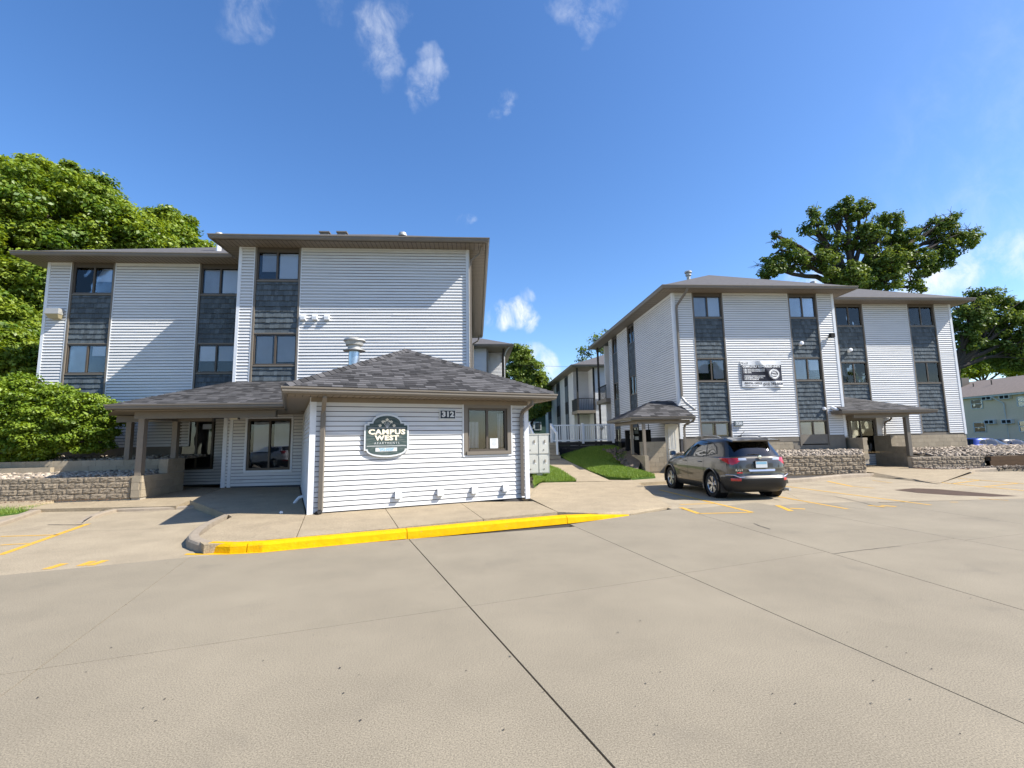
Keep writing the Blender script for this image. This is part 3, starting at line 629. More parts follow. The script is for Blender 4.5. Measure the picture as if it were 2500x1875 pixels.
wing = facade(LB, YW, [(-15.12, -14.42, 1.55, []), (-12.93, -10.03, 1.55, [])],
              [(-14.38, -12.95, 1.7, [wd(4.16, 5.21, drop=(0, .55)), wd(7.05, 8.08)]), (-10.0, -8.6, 2.4, [wd(4.16, 5.21, blinds=('blind', 'blind2'), drop=(.35, .35)), wd(7.05, 8.08)])], 0, ZS, limit=130)
pieces(tower, 'siding_board', M['siding'], LB, 150); pieces(wing, 'siding_board', M['siding'], LB, 145)
# entrance level: siding round the office window, recess with the dark storefront
ent = siding_list(Vector((-7.95, YT, 0)), X1, FN, 3.2, .25, 2.52, [(.56, 2.05, .70, 2.45)])
b = MB(); core(b, -7.95, -7.36, YT, .2, 3.3); core(b, -5.90, -4.9, YT, .2, 3.3); core(b, -7.36, -5.90, YT, .2, .72); core(b, -7.36, -5.90, YT, 2.43, 3.3)
b.box(-7.95, -7.85, YT+.12, YW, .2, 3.0)
b.box(-15.1, -10.4, YW, YW+.1, .2, 1.7); b.box(-10.45, -9.0, YW+.0, YW+.1, .2, .72); b.box(-10.45, -7.9, YW+.0, YW+.1, 2.5, 3.2); b.box(-9.15, -8.72, YW, YW+.1, .2, 2.5)
b.build('wall', M['lap_shade'], LB)
pieces(ent, 'siding_board', M['siding_low'], LB, 60)
window(LB, OT, X1, FN, -7.33, -5.96, .75, 2.40, blinds=('blind2', 'blind2'), d=-.02, fr=.07, fm='frame')
MB().box(-7.40, -7.33, YT-.03, YT+.05, .69, 2.46).box(-5.96, -5.90, YT-.03, YT+.05, .69, 2.46).box(-7.33, -5.96, YT-.03, YT+.05, 2.40, 2.46).box(-7.33, -5.96, YT-.035, YT+.05, .69, .75).build('window_surround', M['trim_white'], LB)
w2 = window(LB, OW, X1, FN, -10.35, -9.22, .75, 2.47, blinds=(None, None), d=-.01, fr=.06)
MB().box(-9.65, -9.35, YW+.10, YW+.11, 2.15, 2.33).build('notice', M['blind'], w2)
pieces(siding_list(Vector((-10.4, YW, 0)), X1, FN, 1.7, .22, .74) + siding_list(Vector((-9.16, YW, 0)), X1, FN, .45, .74, 2.5), 'siding_board', M['siding_low'], LB, 40)
dr = MB(); dr.box(-8.70, -8.0, YW+.05, YW+.09, .22, 2.42); dr = dr.build('door', M['dark'], LB)
MB().box(-8.74, -8.70, YW-.02, YW+.09, .22, 2.5).box(-8.03, -7.98, YW-.02, YW+.09, .22, 2.5).box(-8.70, -8.03, YW-.02, YW+.09, 2.43, 2.5).build('door_frame', M['frame'], dr)
# foundation block under the wing, side and rear walls, posts
MB().box(-15.1, -10.4, YW-.01, YW+.0, .2, 1.58).build('foundation', M['found'], LB)
sl_ = siding_list(Vector((-.19, YT, 0)), Vector((0, 1, 0)), X1, 13.5, .3, ZS, expo=EXPO)
bb = MB(); [bb.add(v, f) for v, f in sl_]; bb.build('siding_side', M['siding'], LB, kind='stuff')
MB().box(-.27, -.19, YT, 29.5, .2, ZS).box(-15.2, -.3, 29.3, 29.5, .2, ZS).box(-15.2, -15.12, YW, 29.3, .2, ZS).box(-7.9, -7.85, YT+.1, YW, 3.0, ZS).build('wall', M['siding'], LB)
MB().box(-7.88, -7.78, YT-.03, YT+.08, .23, ZS).build('corner_post', M['trim_white'], LB)
MB().box(-.29, -.19, YT-.03, YT+.08, 3.0, ZS).build('corner_post', M['trim_white'], LB)
MB().box(-15.22, -15.12, YW-.03, YW+.08, 1.2, ZS).build('corner_post', M['trim_white'], LB)
MB().box(-8.07, -7.95, YT-.03, YT+.1, .22, 2.75).build('corner_post', M['trim_white'], LB)
for x0, x1, y in ((-7.38, -7.35, YT), (-5.86, -5.83, YT), (-14.44, -14.41, YW), (-12.94, -12.91, YW), (-10.05, -10.02, YW)):
    MB().box(x0, x1, y-.03, y+.01, 3.0 if y == YT else 1.6, ZS).build('edge_trim', M['trim_white'], LB)
for x0, x1, y in ((-7.78, -7.38, YT), (-5.83, -.29, YT), (-15.12, -14.44, YW), (-12.91, -10.05, YW)):
    MB().box(x0, x1, y-.02, y+.01, ZS-.05, ZS-.005).build('edge_trim', M['trim_white'], LB)
# eaves
OH = .6; ZE = ZS+.15
def soffit_grooves(parent, x0, x1, y0, y1, z, step=.15, axis='y'):
    b = MB()
    if axis == 'y':
        x = x0
        while x < x1: b.box(x, x+.012, y0, y1, z-.004, z-.001); x += step
    else:
        y = y0
        while y < y1: b.box(x0, x1, y, y+.012, z-.004, z-.001); y += step
    b.build('soffit_groove', M['soffit_groove'], parent, kind='stuff')
soffit(LB, -7.85-OH, -.19+OH, YT-OH, YT, ZS); soffit_grooves(LB, -7.8-OH, -.19+OH, YT-OH, YT, ZS)
soffit(LB, -.19, -.19+OH, YT, 29.5+OH, ZS); soffit_grooves(LB, -.19, -.19+OH, YT, 29.5, ZS, axis='x')
soffit(LB, -7.85-OH, -7.9, YT, YW-.6, ZS); soffit_grooves(LB, -7.85-OH, -7.9, YT, YW-.6, ZS, axis='x')
soffit(LB, -15.2-OH, -7.9, YW-OH, YW, ZS+.002); soffit_grooves(LB, -15.2-OH, -7.9, YW-OH, YW, ZS)
soffit(LB, -15.2-OH, -15.2, YW, 29.5, ZS+.002)
gb = MB(); gutter(gb, [(-7.85-OH, YW-.7, ZE), (-7.85-OH, YT-OH, ZE), (-.19+OH, YT-OH, ZE), (-.19+OH, 29.5+OH, ZE)]); gb.build('gutter', M['brown'], LB)
gb = MB(); gutter(gb, [(-15.2-OH, 29.5, ZE), (-15.2-OH, YW-OH, ZE), (-7.85-OH-.13, YW-OH, ZE)]); gb.build('gutter', M['brown'], LB)
MB().box(-7.85-OH, -.19+OH, YT-OH-.002, YT-OH+.02, ZS, ZE+.01).box(-15.2-OH, -8.5, YW-OH-.002, YW-OH+.02, ZS, ZE+.01).box(-.19+OH-.02, -.19+OH+.002, YT-OH, 30.1, ZS, ZE+.01).box(-7.85-OH-.002, -7.85-OH+.02, YT-OH, YW-OH, ZS, ZE+.01).build('fascia', M['brown'], LB)
def hip_roof(parent, x0, x1, y0, y1, z, pitch, m='shingle_far', th=.05, name='roof'):
    hw = min(x1-x0, y1-y0)/2; zt = z+hw*pitch
    if x1-x0 <= y1-y0: r0, r1 = ((x0+x1)/2, y0+hw, zt), ((x0+x1)/2, y1-hw, zt)
    else: r0, r1 = (x0+hw, (y0+y1)/2, zt), (x1-hw, (y0+y1)/2, zt)
    b = MB(); c = [(x0, y0, z), (x1, y0, z), (x1, y1, z), (x0, y1, z)]
    if x1-x0 <= y1-y0: fs = [(0, 1, 4), (1, 2, 5, 4), (2, 3, 5), (3, 0, 4, 5)]
    else: fs = [(0, 1, 5, 4), (1, 2, 5), (2, 3, 4, 5), (3, 0, 4)]
    b.add(c+[r0, r1], fs); b.add(c, [(3, 2, 1, 0)])
    return b.build(name, M[m], parent), r0, r1
rf, r0, r1 = hip_roof(LB, -7.85-OH-.03, -.19+OH+.03, YT-OH-.03, 29.5+OH, ZE+.01, .47)
rf2, _, _ = hip_roof(LB, -15.2-OH-.03, -4.0, YW-OH-.03, 29.5+OH, ZE+.008, .47)
roofA, roofB = (-7.85-OH, YT-OH, ZE+.012), (-.19+OH, YT-OH, ZE+.012)
# roof vents seen over the eave
def cap_vent(parent, p, r=.13, h=.35):
    MB().lathe(p, [(r*.6, -.3), (r*.6, h*.6), (r*1.25, h*.62), (r*1.3, h*.75), (r, h), (0, h*1.05)], 14).build('roof_vent', M['galv_dull'], parent, smooth=True)
def box_vent(parent, x, y, z):
    MB().box(x-.16, x+.16, y-.16, y+.16, z-.3, z+.10).box(x-.2, x+.2, y-.2, y+.2, z+.10, z+.15).build('roof_vent', M['brown'], parent)
for px, py, Y_ in ((983, 572, 17.6),): p = at(px, py, Y_); cap_vent(rf, p-UPZ*.30)
p = at(536, 571, 18.6); cap_vent(rf2, (p.x, p.y, p.z-.33)); MB().lathe((p.x, p.y, p.z-1.4), [(.09, 0), (.09, 1.4)], 12).build('vent_pipe', M['white'], rf2)
for px, py in ((795, 571), (837, 571)): p = at(px, py, 18.2); box_vent(rf, p.x, p.y, p.z-.12)
# dryer vents on the tower wall
for x in (-5.70, -5.32, -4.93):
    v = MB().hexa([(x-.08, YT-.12, 5.68), (x+.08, YT-.12, 5.68), (x+.08, YT-.015, 5.66), (x-.08, YT-.015, 5.66), (x-.08, YT-.10, 5.84), (x+.08, YT-.10, 5.84), (x+.08, YT-.015, 5.85), (x-.08, YT-.015, 5.85)]).build('dryer_vent', M['white'], LB)
    MB().box(x-.075, x+.075, YT-.128, YT-.122, 5.72, 5.725).box(x-.075, x+.075, YT-.125, YT-.119, 5.77, 5.775).build('louvre', M['grey'], v)
# downspout at the right corner
MB().tube([(.28, YT-.35, ZS+.02), (.20, YT-.2, ZS-.22), (-.10, YT-.08, ZS-.42), (-.13, YT-.07, ZS-.6), (-.13, YT-.07, 3.0)], .045, 4, sq=True).build('downspout', M['soffit'], LB)
MB().tube([(.30, 29.6, ZS+.05), (.2, 29.6, ZS-.3), (-.12, 29.6, ZS-.5), (-.12, 29.6, .5)], .05, 6).build('downspout', M['brown'], LB)
# porch roof over the entrance
ZP = 2.68; PXL = -9.7; YP = 13.4; ZR = 3.62
PR = MB().add([(PXL, YP, ZP), (-5.3, YP, ZP), (-5.3, YT, ZR-.02), (-7.9, YT, ZR-.02), (-7.9, YW, ZR-.02), (PXL-1.6, YW, ZP), ], [(0, 1, 2, 3), (0, 3, 4, 5)])
PR.add([(PXL, YP, ZP-.02), (-5.3, YP, ZP-.02), (-5.3, YW, ZP-.02), (PXL-1.6, YW, ZP-.02)], [(3, 2, 1, 0)])
PR = PR.build('porch_roof', M['under'], LB)
up1 = Vector((0, 0, .004))
lst = shingle_list(Vector((PXL, YP, ZP))+up1, Vector((-5.1, YP, ZP))+up1, Vector((-5.1, YT-.02, ZR-.02))+up1, Vector((-7.95, YT-.02, ZR-.02))+up1)
pieces(lst, 'shingle', M['shingle'], PR, 290)
lst = shingle_list(Vector((PXL-1.6, YW, ZP))+up1, Vector((PXL, YP, ZP))+up1, Vector((-7.92, YT, ZR-.02))+up1, Vector((-7.92, YW, ZR-.02))+up1)
bb = MB(); [bb.add(v, f) for v, f in lst]; bb.build('shingle_field', M['shingle'], PR, kind='stuff')
gb = MB(); gutter(gb, [(PXL-1.55, YW-.1, ZP), (PXL, YP, ZP), (-5.2, YP, ZP)], h=.13); gb.build('gutter', M['brown'], LB)
MB().box(PXL+.1, -5.2, YP+.02, YT, ZP-.16, ZP-.14).build('porch_ceiling', M['soffit'], LB)
MB().box(PXL+.35, -5.6, YP+.42, YP+.56, ZP-.36, ZP-.165).build('porch_beam', M['brown'], LB)
MB().box(-11.0, -8.2, 15.5, 15.62, ZP-.36, ZP-.165).build('porch_beam', M['brown'], LB)
MB().box(PXL+.36, PXL+.5, YP+.56, 15.5, ZP-.36, ZP-.165).build('porch_beam', M['brown'], LB)
MB().add([(-11.2, 15.4, ZP-.15), (PXL, YP+.1, ZP-.15), (PXL+.2, YP+.1, ZP-.15), (-8, 15.8, ZP-.15), (-8, YW, ZP-.15), (-11.2, YW, ZP-.15)], [(0, 1, 2, 3, 4, 5)]).build('porch_ceiling', M['soffit'], LB)
def post(parent, x, y, z0, z1, w=.15): MB().box(x-w/2, x+w/2, y-w/2, y+w/2, z0, z1).build('porch_post', M['soffit'], parent)
post(LB, -9.17, 13.92, .77, ZP-.36, .16); post(LB, -10.62, 15.56, 1.18, ZP-.36); post(LB, -9.27, 15.56, 1.18, ZP-.36)
# rear wing of the same block, seen past the corner
RB = thing('apartment_building', 'small gabled grey sided end of a block peeking behind the tall tower', 'building', (0, 35, 0))
YB = 33.6
b = MB(); b.box(-8, .82, YB, YB+.2, .5, 8.2); b.box(.95, 2.05, YB+1.6, YB+1.8, .5, 8.2); b.box(-8, .9, YB+.2, 45, .5, 8.2); b.box(1.95, 2.05, YB+1.6, 45, .5, 8.2); b.build('wall', M['siding'], RB)
bb = MB(); [bb.add(v, f) for v, f in siding_list(Vector((-1, YB, 0)), X1, FN, 1.8, .5, 8.2)+siding_list(Vector((.9, YB+1.6, 0)), X1, FN, 1.1, .5, 8.2)]; bb.build('siding_panel', M['siding'], RB, kind='stuff')
MB().box(.82, .95, YB-.03, YB+1.6, .5, 8.2).build('corner_post', M['brown'], RB)
MB().box(1.98, 2.12, YB-.03, YB+.1, .5, 8.2).build('balcony_post', M['bark'], RB)
MB().box(-8, 2.7, YB-.7, 46, 8.2, 8.24).build('soffit', M['soffit'], RB)
hip_roof(RB, -8, 2.75, YB-.75, 46, 8.38, .40); gb = MB(); gutter(gb, [(-3, YB-.7, 8.38), (2.65, YB-.7, 8.38), (2.65, 45, 8.38)]); gb.build('gutter', M['brown'], RB)
MB().tube([(2.5, YB-.6, 8.3), (2.2, YB-.3, 7.9), (2.1, YB-.1, 7.6), (2.1, YB-.1, 3)], .05, 6).build('downspout', M['galv_dull'], RB)

# ================================================================== office annex
AN = Vector((math.sin(AA), -math.cos(AA), 0)); AO = aw(0, 0)
OB = thing('office_building', 'small one storey office with white siding and grey shingle hip roof in front', 'building', (P0a.x, P0a.y, 0), AA)
LA = 4.97; ZA = 2.50
lst = siding_list(aw(.09, 0), AU, AN, LA-.18, WZ+.01, ZA, [(3.30-.09, 4.52-.09, 1.20, 2.38)], expo=.103, thick=.019)
def jit(l):      # boards of two lengths with a lap, a little uneven
    o = []
    for vs, fs in l:
        o.append((vs, fs))
    return o
pieces(jit(lst), 'siding_board', M['siding_low'], OB, 200)
b = MB(); b.obox(AO, AU, AN, 0, 3.33, -.1, 0, WZ, ZA); b.obox(AO, AU, AN, 4.49, LA, -.1, 0, WZ, ZA); b.obox(AO, AU, AN, 3.33, 4.49, -.1, 0, WZ, 1.24); b.obox(AO, AU, AN, 3.33, 4.49, -.1, 0, 2.36, ZA); b.build('wall', M['lap_shade'], OB); b = MB()
b.obox(aw(0, 0), AV, -AU, .1, 6.0, -.1, 0, WZ, ZA); b.obox(aw(LA, 0), AV, -AU, .1, 6.0, 0, .1, WZ, ZA); b.build('wall', M['trim_white'], OB)
MB().obox(AO, AU, AN, -.03, .09, -.05, .03, WZ-.01, ZA).obox(aw(0, 0), AV, -AU, .03, .14, .0, .03, WZ-.01, ZA).build('corner_post', M['trim_white'], OB)
MB().obox(AO, AU, AN, LA-.09, LA+.03, -.05, .03, WZ-.01, ZA).build('corner_post', M['trim_white'], OB)
ow = window(OB, AO, AU, AN, 3.40, 4.42, 1.30, 2.32, d=-.03, blinds=(None, None), fr=.05, split=.5)
for k in range(7):
    MB().obox(AO, AU, AN, 3.50+k*.035, 3.515+k*.035, -.16, -.15, 1.38, 2.0).build('blind_slat', M['blind'], ow)
for k in range(4): MB().obox(AO, AU, AN, 4.24+k*.04, 4.26+k*.04, -.16, -.15, 1.38, 2.2).build('blind_slat', M['blind2'], ow)
MB().obox(AO, AU, AN, 3.99, 4.20, -.052, -.050, 1.36, 1.60).build('notice', M['signwhite'], ow)
b = MB()
for k, ww in enumerate((.12, .15, .10, .14, .13, .07)): b.obox(AO, AU, AN, 4.095-ww/2, 4.095+ww/2, -.0498, -.0490, 1.565-k*.03, 1.571-k*.03)
b.build('print_lines', M['grey'], ow)
MB().obox(AO, AU, AN, 3.30, 3.40, -.02, .035, 1.22, 2.40).obox(AO, AU, AN, 4.42, 4.52, -.02, .035, 1.22, 2.40).obox(AO, AU, AN, 3.40, 4.42, -.02, .035, 2.32, 2.40).obox(AO, AU, AN, 3.36, 4.46, -.02, .06, 1.22, 1.30).build('window_surround', M['brown'], OB)
MB().obox(AO, AU, AN, 3.27, 3.30, 0, .03, 1.18, 2.43).obox(AO, AU, AN, 4.52, 4.55, 0, .03, 1.18, 2.43).obox(AO, AU, AN, 3.30, 4.52, 0, .03, 2.40, 2.43).obox(AO, AU, AN, 3.30, 4.52, 0, .032, 1.18, 1.21).build('edge_trim', M['trim_white'], OB)
bb = MB(); [bb.add(v, f) for v, f in siding_list(aw(0, .14), AV, -AU, 5.8, WZ+.01, ZA, expo=.103)]; bb.build('siding_side', M['siding_low'], OB, kind='stuff')
# roof
eo = .47; ZG = 2.66; hwid = (LA+2*eo)/2; PZ = ZG+hwid*.485; ax = LA/2
e0, e1, e2, e3 = aw(-eo-.03, -eo-.03, ZG), aw(LA+eo+.03, -eo-.03, ZG), aw(LA+eo+.03, 6.0, ZG), aw(-eo-.03, 6.0, ZG)
pk = aw(ax, hwid-eo, PZ); rb = aw(ax, 7.0, PZ)
RO = MB().add([e0, e1, e2, e3, pk, rb], [(0, 1, 4), (1, 2, 5, 4), (3, 0, 4, 5)]); RO.add([e0-UPZ*.02, e1-UPZ*.02, e2-UPZ*.02, e3-UPZ*.02], [(3, 2, 1, 0)]); RO = RO.build('roof', M['under'], OB)
lst = shingle_list(e0+up1, e1+up1, pk+up1, pk+up1, expo=.135, wmin=.12, wmax=.30); pieces(lst, 'shingle', M['shingle'], RO, 300)
bb = MB(); [bb.add(v, f) for v, f in shingle_list(e3+up1, e0+up1, pk+up1, rb+up1)+shingle_list(e1+up1, e2+up1, rb+up1, pk+up1)]; bb.build('shingle_field', M['shingle'], RO, kind='stuff')
ridge_caps(e0+Vector((.0, 0, .03)), pk+Vector((0, 0, .03)), parent=RO, w=.12); ridge_caps(e1+Vector((0, 0, .03)), pk+Vector((0, 0, .03)), parent=RO, w=.12)
gb = MB(); gutter(gb, [aw(-eo, 4.5, ZG-.01), aw(-eo, -eo, ZG-.01), aw(LA+eo, -eo, ZG-.01), aw(LA+eo, 4.5, ZG-.01)], h=.13, w=.11); gb.build('gutter', M['brown'], OB)
b = MB(); b.obox(AO, AU, AN, -eo, LA+eo, 0.0, eo, ZA, ZA+.03); b.obox(AO, AU, AN, -eo, 0, -4.5, 0, ZA, ZA+.03); b.obox(AO, AU, AN, LA, LA+eo, -4.5, 0, ZA, ZA+.03); b.build('soffit', M['soffit'], OB)
b = MB()
for k in range(int((LA+2*eo)/.14)): b.obox(AO, AU, AN, -eo+k*.14, -eo+k*.14+.01, .03, eo, ZA-.004, ZA-.001)
b.build('soffit_groove', M['soffit_groove'], OB, kind='stuff')
MB().obox(AO, AU, AN, -.02, LA+.02, .0, .035, ZA-.10, ZA-.005).build('frieze_board', M['soffit'], OB)
# downspouts
b = MB(); b.tube([aw(.22, -.40, ZG-.12), aw(.22, -.40, ZG-.20), aw(.22, -.10, ZG-.42), aw(.22, -.075, ZG-.52), aw(.22, -.075, .2)], .058, 4, sq=True); b.build('downspout', M['brown'], OB)
b = MB(); b.tube([aw(LA-.03, -.40, ZG-.12), aw(LA-.04, -.38, ZG-.26), aw(LA-.17, -.12, ZG-.42), aw(LA-.19, -.075, ZG-.54), aw(LA-.19, -.075, .2)], .055, 4, sq=True); b.build('downspout', M['brown'], OB)
MB().tube([aw(.22, -.075, .2), aw(.20, -.11, .16), aw(.14, -.16, .15)], .05, 6).build('downspout_foot', M['black'], OB)
# low dryer hoods
for a in (1.78, 2.72, 3.54, 4.33):
    z = .40
    P4 = lambda q, d, zz: tuple(aw(a+q, -d, zz))
    v = MB().hexa([P4(-.07, .12, z-.06), P4(.07, .12, z-.06), P4(.07, .015, z-.075), P4(-.07, .015, z-.075), P4(-.062, .075, z+.09), P4(.062, .075, z+.09), P4(.062, .015, z+.095), P4(-.062, .015, z+.095)]).build('dryer_vent', M['white'], OB)
    MB().hexa([P4(-.05, .122, z-.05), P4(.05, .122, z-.05), P4(.05, .118, z-.05), P4(-.05, .118, z-.05), P4(-.045, .088, z+.05), P4(.045, .088, z+.05), P4(.045, .084, z+.05), P4(-.045, .084, z+.05)]).build('flap', M['flap'], v)
# flue
fx = aw(1.17, 3.1); zf = 3.15
fl = tag(MB().lathe((fx.x, fx.y, zf), [(.15, -.3), (.15, .98)], 24).build('flue_pipe', M['galv'], None, smooth=True), 'shiny galvanised flue pipe with round cap on office roof', 'flue pipe')
MB().lathe((fx.x, fx.y, zf+.96), [(.155, -.02), (.30, 0), (.30, .025), (.18, .05), (.17, .16)], 24).build('flue_collar', M['galv_dull'], fl, smooth=True)
MB().lathe((fx.x, fx.y, zf+1.10), [(.13, -.1), (.13, .02), (.23, .02), (.25, .12), (.30, .14), (.29, .18), (.12, .24), (0, .25)], 24).build('flue_cap', M['galv_dull'], fl, smooth=True)

# ---- sign on the office
SG = thing('hanging_sign', 'arched dark green wooden sign reading CAMPUS WEST with lily emblem on office wall', 'sign', tuple(aw(1.52, -.02, 1.57)), AA)
def outline(k):  # k grows the outline
    pts = []
    w = .44; x0 = w+k
    pts += [(-x0, 1.41-k), (-x0, 1.91+k), (-.37-k, 1.91+k), (-.37-k, 1.95+k), (-.29-k*.6, 1.95+k)]
    for i in range(0, 13):
        t = math.pi-math.pi*i/12; pts.append(((.29+k*.6)*math.cos(t), 1.955+k+(.165+k*.2)*math.sin(t)))
    pts += [(.29+k*.6, 1.95+k), (.37+k, 1.95+k), (.37+k, 1.91+k), (x0, 1.91+k), (x0, 1.41-k), (.39+k, 1.41-k)]
    for i in range(0, 13):
        t = -math.pi*i/12; pts.append(((.39+k)*math.cos(t), 1.385-k*.2+(.115+k)*math.sin(t)))
    pts += [(-.39-k, 1.41-k)]
    return pts
def plate(name, pts, d0, d1, m, parent):
    n = len(pts); P3 = [tuple(aw(1.52+x, -d1, z)) for x, z in pts]+[tuple(aw(1.52+x, -d0, z)) for x, z in pts]
    return MB().add(P3, [tuple(range(n)), tuple(range(n, 2*n))[::-1]]+[(i, (i+1) % n, n+(i+1) % n, n+i) for i in range(n)]).build(name, M[m], parent)
plate('border', outline(.035), .03, .075, 'signwhite', SG); plate('board', outline(0), .06, .082, 'signgreen', SG)
b = MB(); text_mesh(b, "CAMPUS", aw(1.52, 0, 1.765), AU, AN, .150, off=.0075, ext=.004, d=.088, width=.79, space=1.12); text_mesh(b, "WEST", aw(1.52, 0, 1.635), AU, AN, .140, off=.0075, ext=.004, d=.088, width=.52, space=1.12)
for (wx, wz_, ww) in ((1.52, 1.735, .40),):
    pass
b.build('lettering', M['cream'], SG)
b = MB(); text_mesh(b, "APARTMENTS", aw(1.52, 0, 1.525), AU, AN, .062, ext=.003, d=.086, space=1.55); b.build('small_lettering', M['signwhite'], SG)
MB().obox(AO, AU, AN, 1.12, 1.92, .083, .087, 1.850, 1.858).build('rule', M['signwhite'], SG); MB().obox(AO, AU, AN, 1.10, 1.94, .083, .087, 1.462, 1.472).build('rule', M['signwhite'], SG)
st = MB().obox(AO, AU, AN, 1.28, 1.74, .083, .088, 1.35, 1.43).build('phone_sticker', M['signwhite'], SG)
b = MB(); text_mesh(b, "'292-5020'", aw(1.51, 0, 1.39), AU, AN, .075, off=.003, ext=.001, d=.090); b.build('phone_number', M['bluetxt'], st)
b = MB()
for (x, z, s) in ((0, 2.03, 1), (-.09, 1.985, .95), (.09, 1.985, .95), (-.15, 1.905, .95), (.15, 1.905, .95), (-.05, 2.0, .6), (.05, 2.0, .6)):
    for k in range(5):
        t = math.pi/2+2*math.pi*k/5; L = .042*s; w = .012*s
        c, s_ = math.cos(t), math.sin(t)
        pp_ = [(0, 0), (L*.55*c-w*s_, L*.55*s_+w*c), (L*c, L*s_), (L*.55*c+w*s_, L*.55*s_-w*c)]
        b.add([tuple(aw(1.52+x+p, -.089, z+q)) for p, q in pp_], [(0, 1, 2, 3)])
b.build('lily_emblem', M['cream'], SG)
b = MB()
for x in (-.09, -.04, 0, .04, .09): b.tube([aw(1.52+x*.1, -.087, 1.86), aw(1.52+x*.5, -.087, 1.92), aw(1.52+x, -.087, 1.98)], .004, 4)
b.build('emblem_stems', M['signwhite'], SG)
# ---- number plate 312
NP = thing('number_plate', 'dark plate with pale border reading 312 on office wall', 'number plate', tuple(aw(2.90, 0, 2.16)), AA)
MB().obox(AO, AU, AN, 2.71, 3.10, .02, .045, 2.05, 2.27).build('border', M['signwhite'], NP); MB().obox(AO, AU, AN, 2.73, 3.08, .04, .052, 2.07, 2.25).build('plate', M['navy'], NP)
b = MB(); text_mesh(b, "312", aw(2.905, 0, 2.16), AU, AN, .165, off=.008, ext=.004, d=.056, sx=1.15, space=1.05); b.build('digits', M['signwhite'], NP)
# small details by the office's left foot
tag(MB().lathe((-4.0, 10.35, WZ), [(0, 0), (.035, 0), (.04, .02), (.02, .045), (0, .05)], 7).build('stone', M['white'], None), 'small pale stone on walk left of office corner', 'stone')
tag(MB().tube([aw(-.06, 2.0, .30), aw(-.14, 2.0, .28), aw(-.22, 2.0, .18), aw(-.24, 2.0, .14)], .035, 8).build('drain_elbow', M['white'], None), 'white drain elbow sticking out of office side wall', 'pipe')

# wall lamps
def box_lamp(name, x, y, z, w, h, d, m, label, cat='wall lamp'):
    t = thing(name, label, cat, (x, y, z))
    MB().hexa([(x-w/2, y-d, z-h*.1), (x+w/2, y-d, z-h*.1), (x+w/2, y, z-h*.1), (x-w/2, y, z-h*.1), (x-w/2+.02, y-d*.9, z+h*.5), (x+w/2-.02, y-d*.9, z+h*.5), (x+w/2, y, z+h*.5), (x-w/2, y, z+h*.5)]).build('housing', M[m], t)
    MB().hexa([(x-w*.36, y-d*.55, z-h*.5), (x+w*.36, y-d*.55, z-h*.5), (x+w*.36, y, z-h*.5), (x-w*.36, y, z-h*.5), (x-w/2+.01, y-d*.98, z-h*.105), (x+w/2-.01, y-d*.98, z-h*.105), (x+w/2-.01, y, z-h*.105), (x-w/2+.01, y, z-h*.105)]).build('lens', M['lens'], t)
    return t
box_lamp('wall_pack_lamp', -14.74, YW-.02, 6.28, .46, .34, .26, 'galv_dull', 'boxy yellowed lamp high on the left wing wall beside shingle strip')
t = thing('entrance_lamp', 'small cream box lamp under porch beside office window', 'wall lamp', (-7.72, YT, 2.47)); MB().box(-7.84, -7.6, YT-.14, YT-.015, 2.38, 2.56).build('housing', M['cream'], t); MB().box(-7.6, -7.585, YT-.14, YT-.015, 2.38, 2.56).build('cap', M['frame'], t)
# ================================================================== block walls and rock beds
def block_face(p, q, zb, zt, ch, bl, out_d, depth=.18, rough=.02, first=0.0, capstep=None):
    """split-face or plain blocks along p->q (xy), each its own shape with rough face; returns list"""
    p, q = Vector(p), Vector(q); L = (q-p).length; U = (q-p).normalized(); Nn = Vector((U.y, -U.x)); lst = []; z = zb; r = 0
    while z < zt-.02:
        z2 = min(z+ch, zt); s = -bl*.5 if r % 2 else 0.0; s += first; LL = L if capstep is None else L-capstep*r
        while s < LL-.01:
            a, b = max(s, 0), min(s+bl, LL); s += bl
            if b-a < .04: continue
            g_ = .003; nx, nz = (8, 5) if rough > .006 else (1, 1); vs = []
            off = random.uniform(0, .012)
            for j in range(nz+1):
                for i in range(nx+1):
                    e = (i in (0, nx)) or (j in (0, nz)); d = (random.uniform(0, .003) if e else rough*.55+random.uniform(-rough, rough)*.55)+off*(.4 if e else 1)
                    t = a+g_+(b-a-2*g_)*i/nx; zz = z+g_+(z2-z-2*g_)*j/nz; P_ = p+U*t+Nn*d; vs.append((P_.x, P_.y, zz))
            k = nx+1; fs = [(j*k+i, j*k+i+1, (j+1)*k+i+1, (j+1)*k+i) for j in range(nz) for i in range(nx)]
            B = [p+U*t-Nn*depth for t in (a+g_, b-g_)]; n0 = len(vs)
            vs += [(B[0].x, B[0].y, z+g_), (B[1].x, B[1].y, z+g_), (B[1].x, B[1].y, z2-g_), (B[0].x, B[0].y, z2-g_)]
            c0, c1, c2, c3 = 0, nx, nz*k+nx, nz*k
            fs += [tuple(range(nz*k, nz*k+nx+1))+(n0+2, n0+3), (c0, n0, n0+1)+tuple(range(nx, 0, -1)), (n0,)+tuple(i*k for i in range(0, nz+1))+(n0+3,), tuple(range(nx, nz*k+nx+1, k))[::1]+(n0+2, n0+1)]
            lst.append((vs, fs))
        z = z2; r += 1
    return lst
def core_wall(parent, p, q, zb, zt, t0=.01, t1=.2, m='mortar'):
    p, q = Vector(p), Vector(q); U = (q-p).normalized(); Nn = Vector((U.y, -U.x)); a, b_, c, d = p-Nn*t0, q-Nn*t0, q-Nn*t1, p-Nn*t1
    MB().hexa([(v.x, v.y, zb) for v in (a, b_, c, d)]+[(v.x, v.y, zt) for v in (a, b_, c, d)]).build('core', M[m], parent)
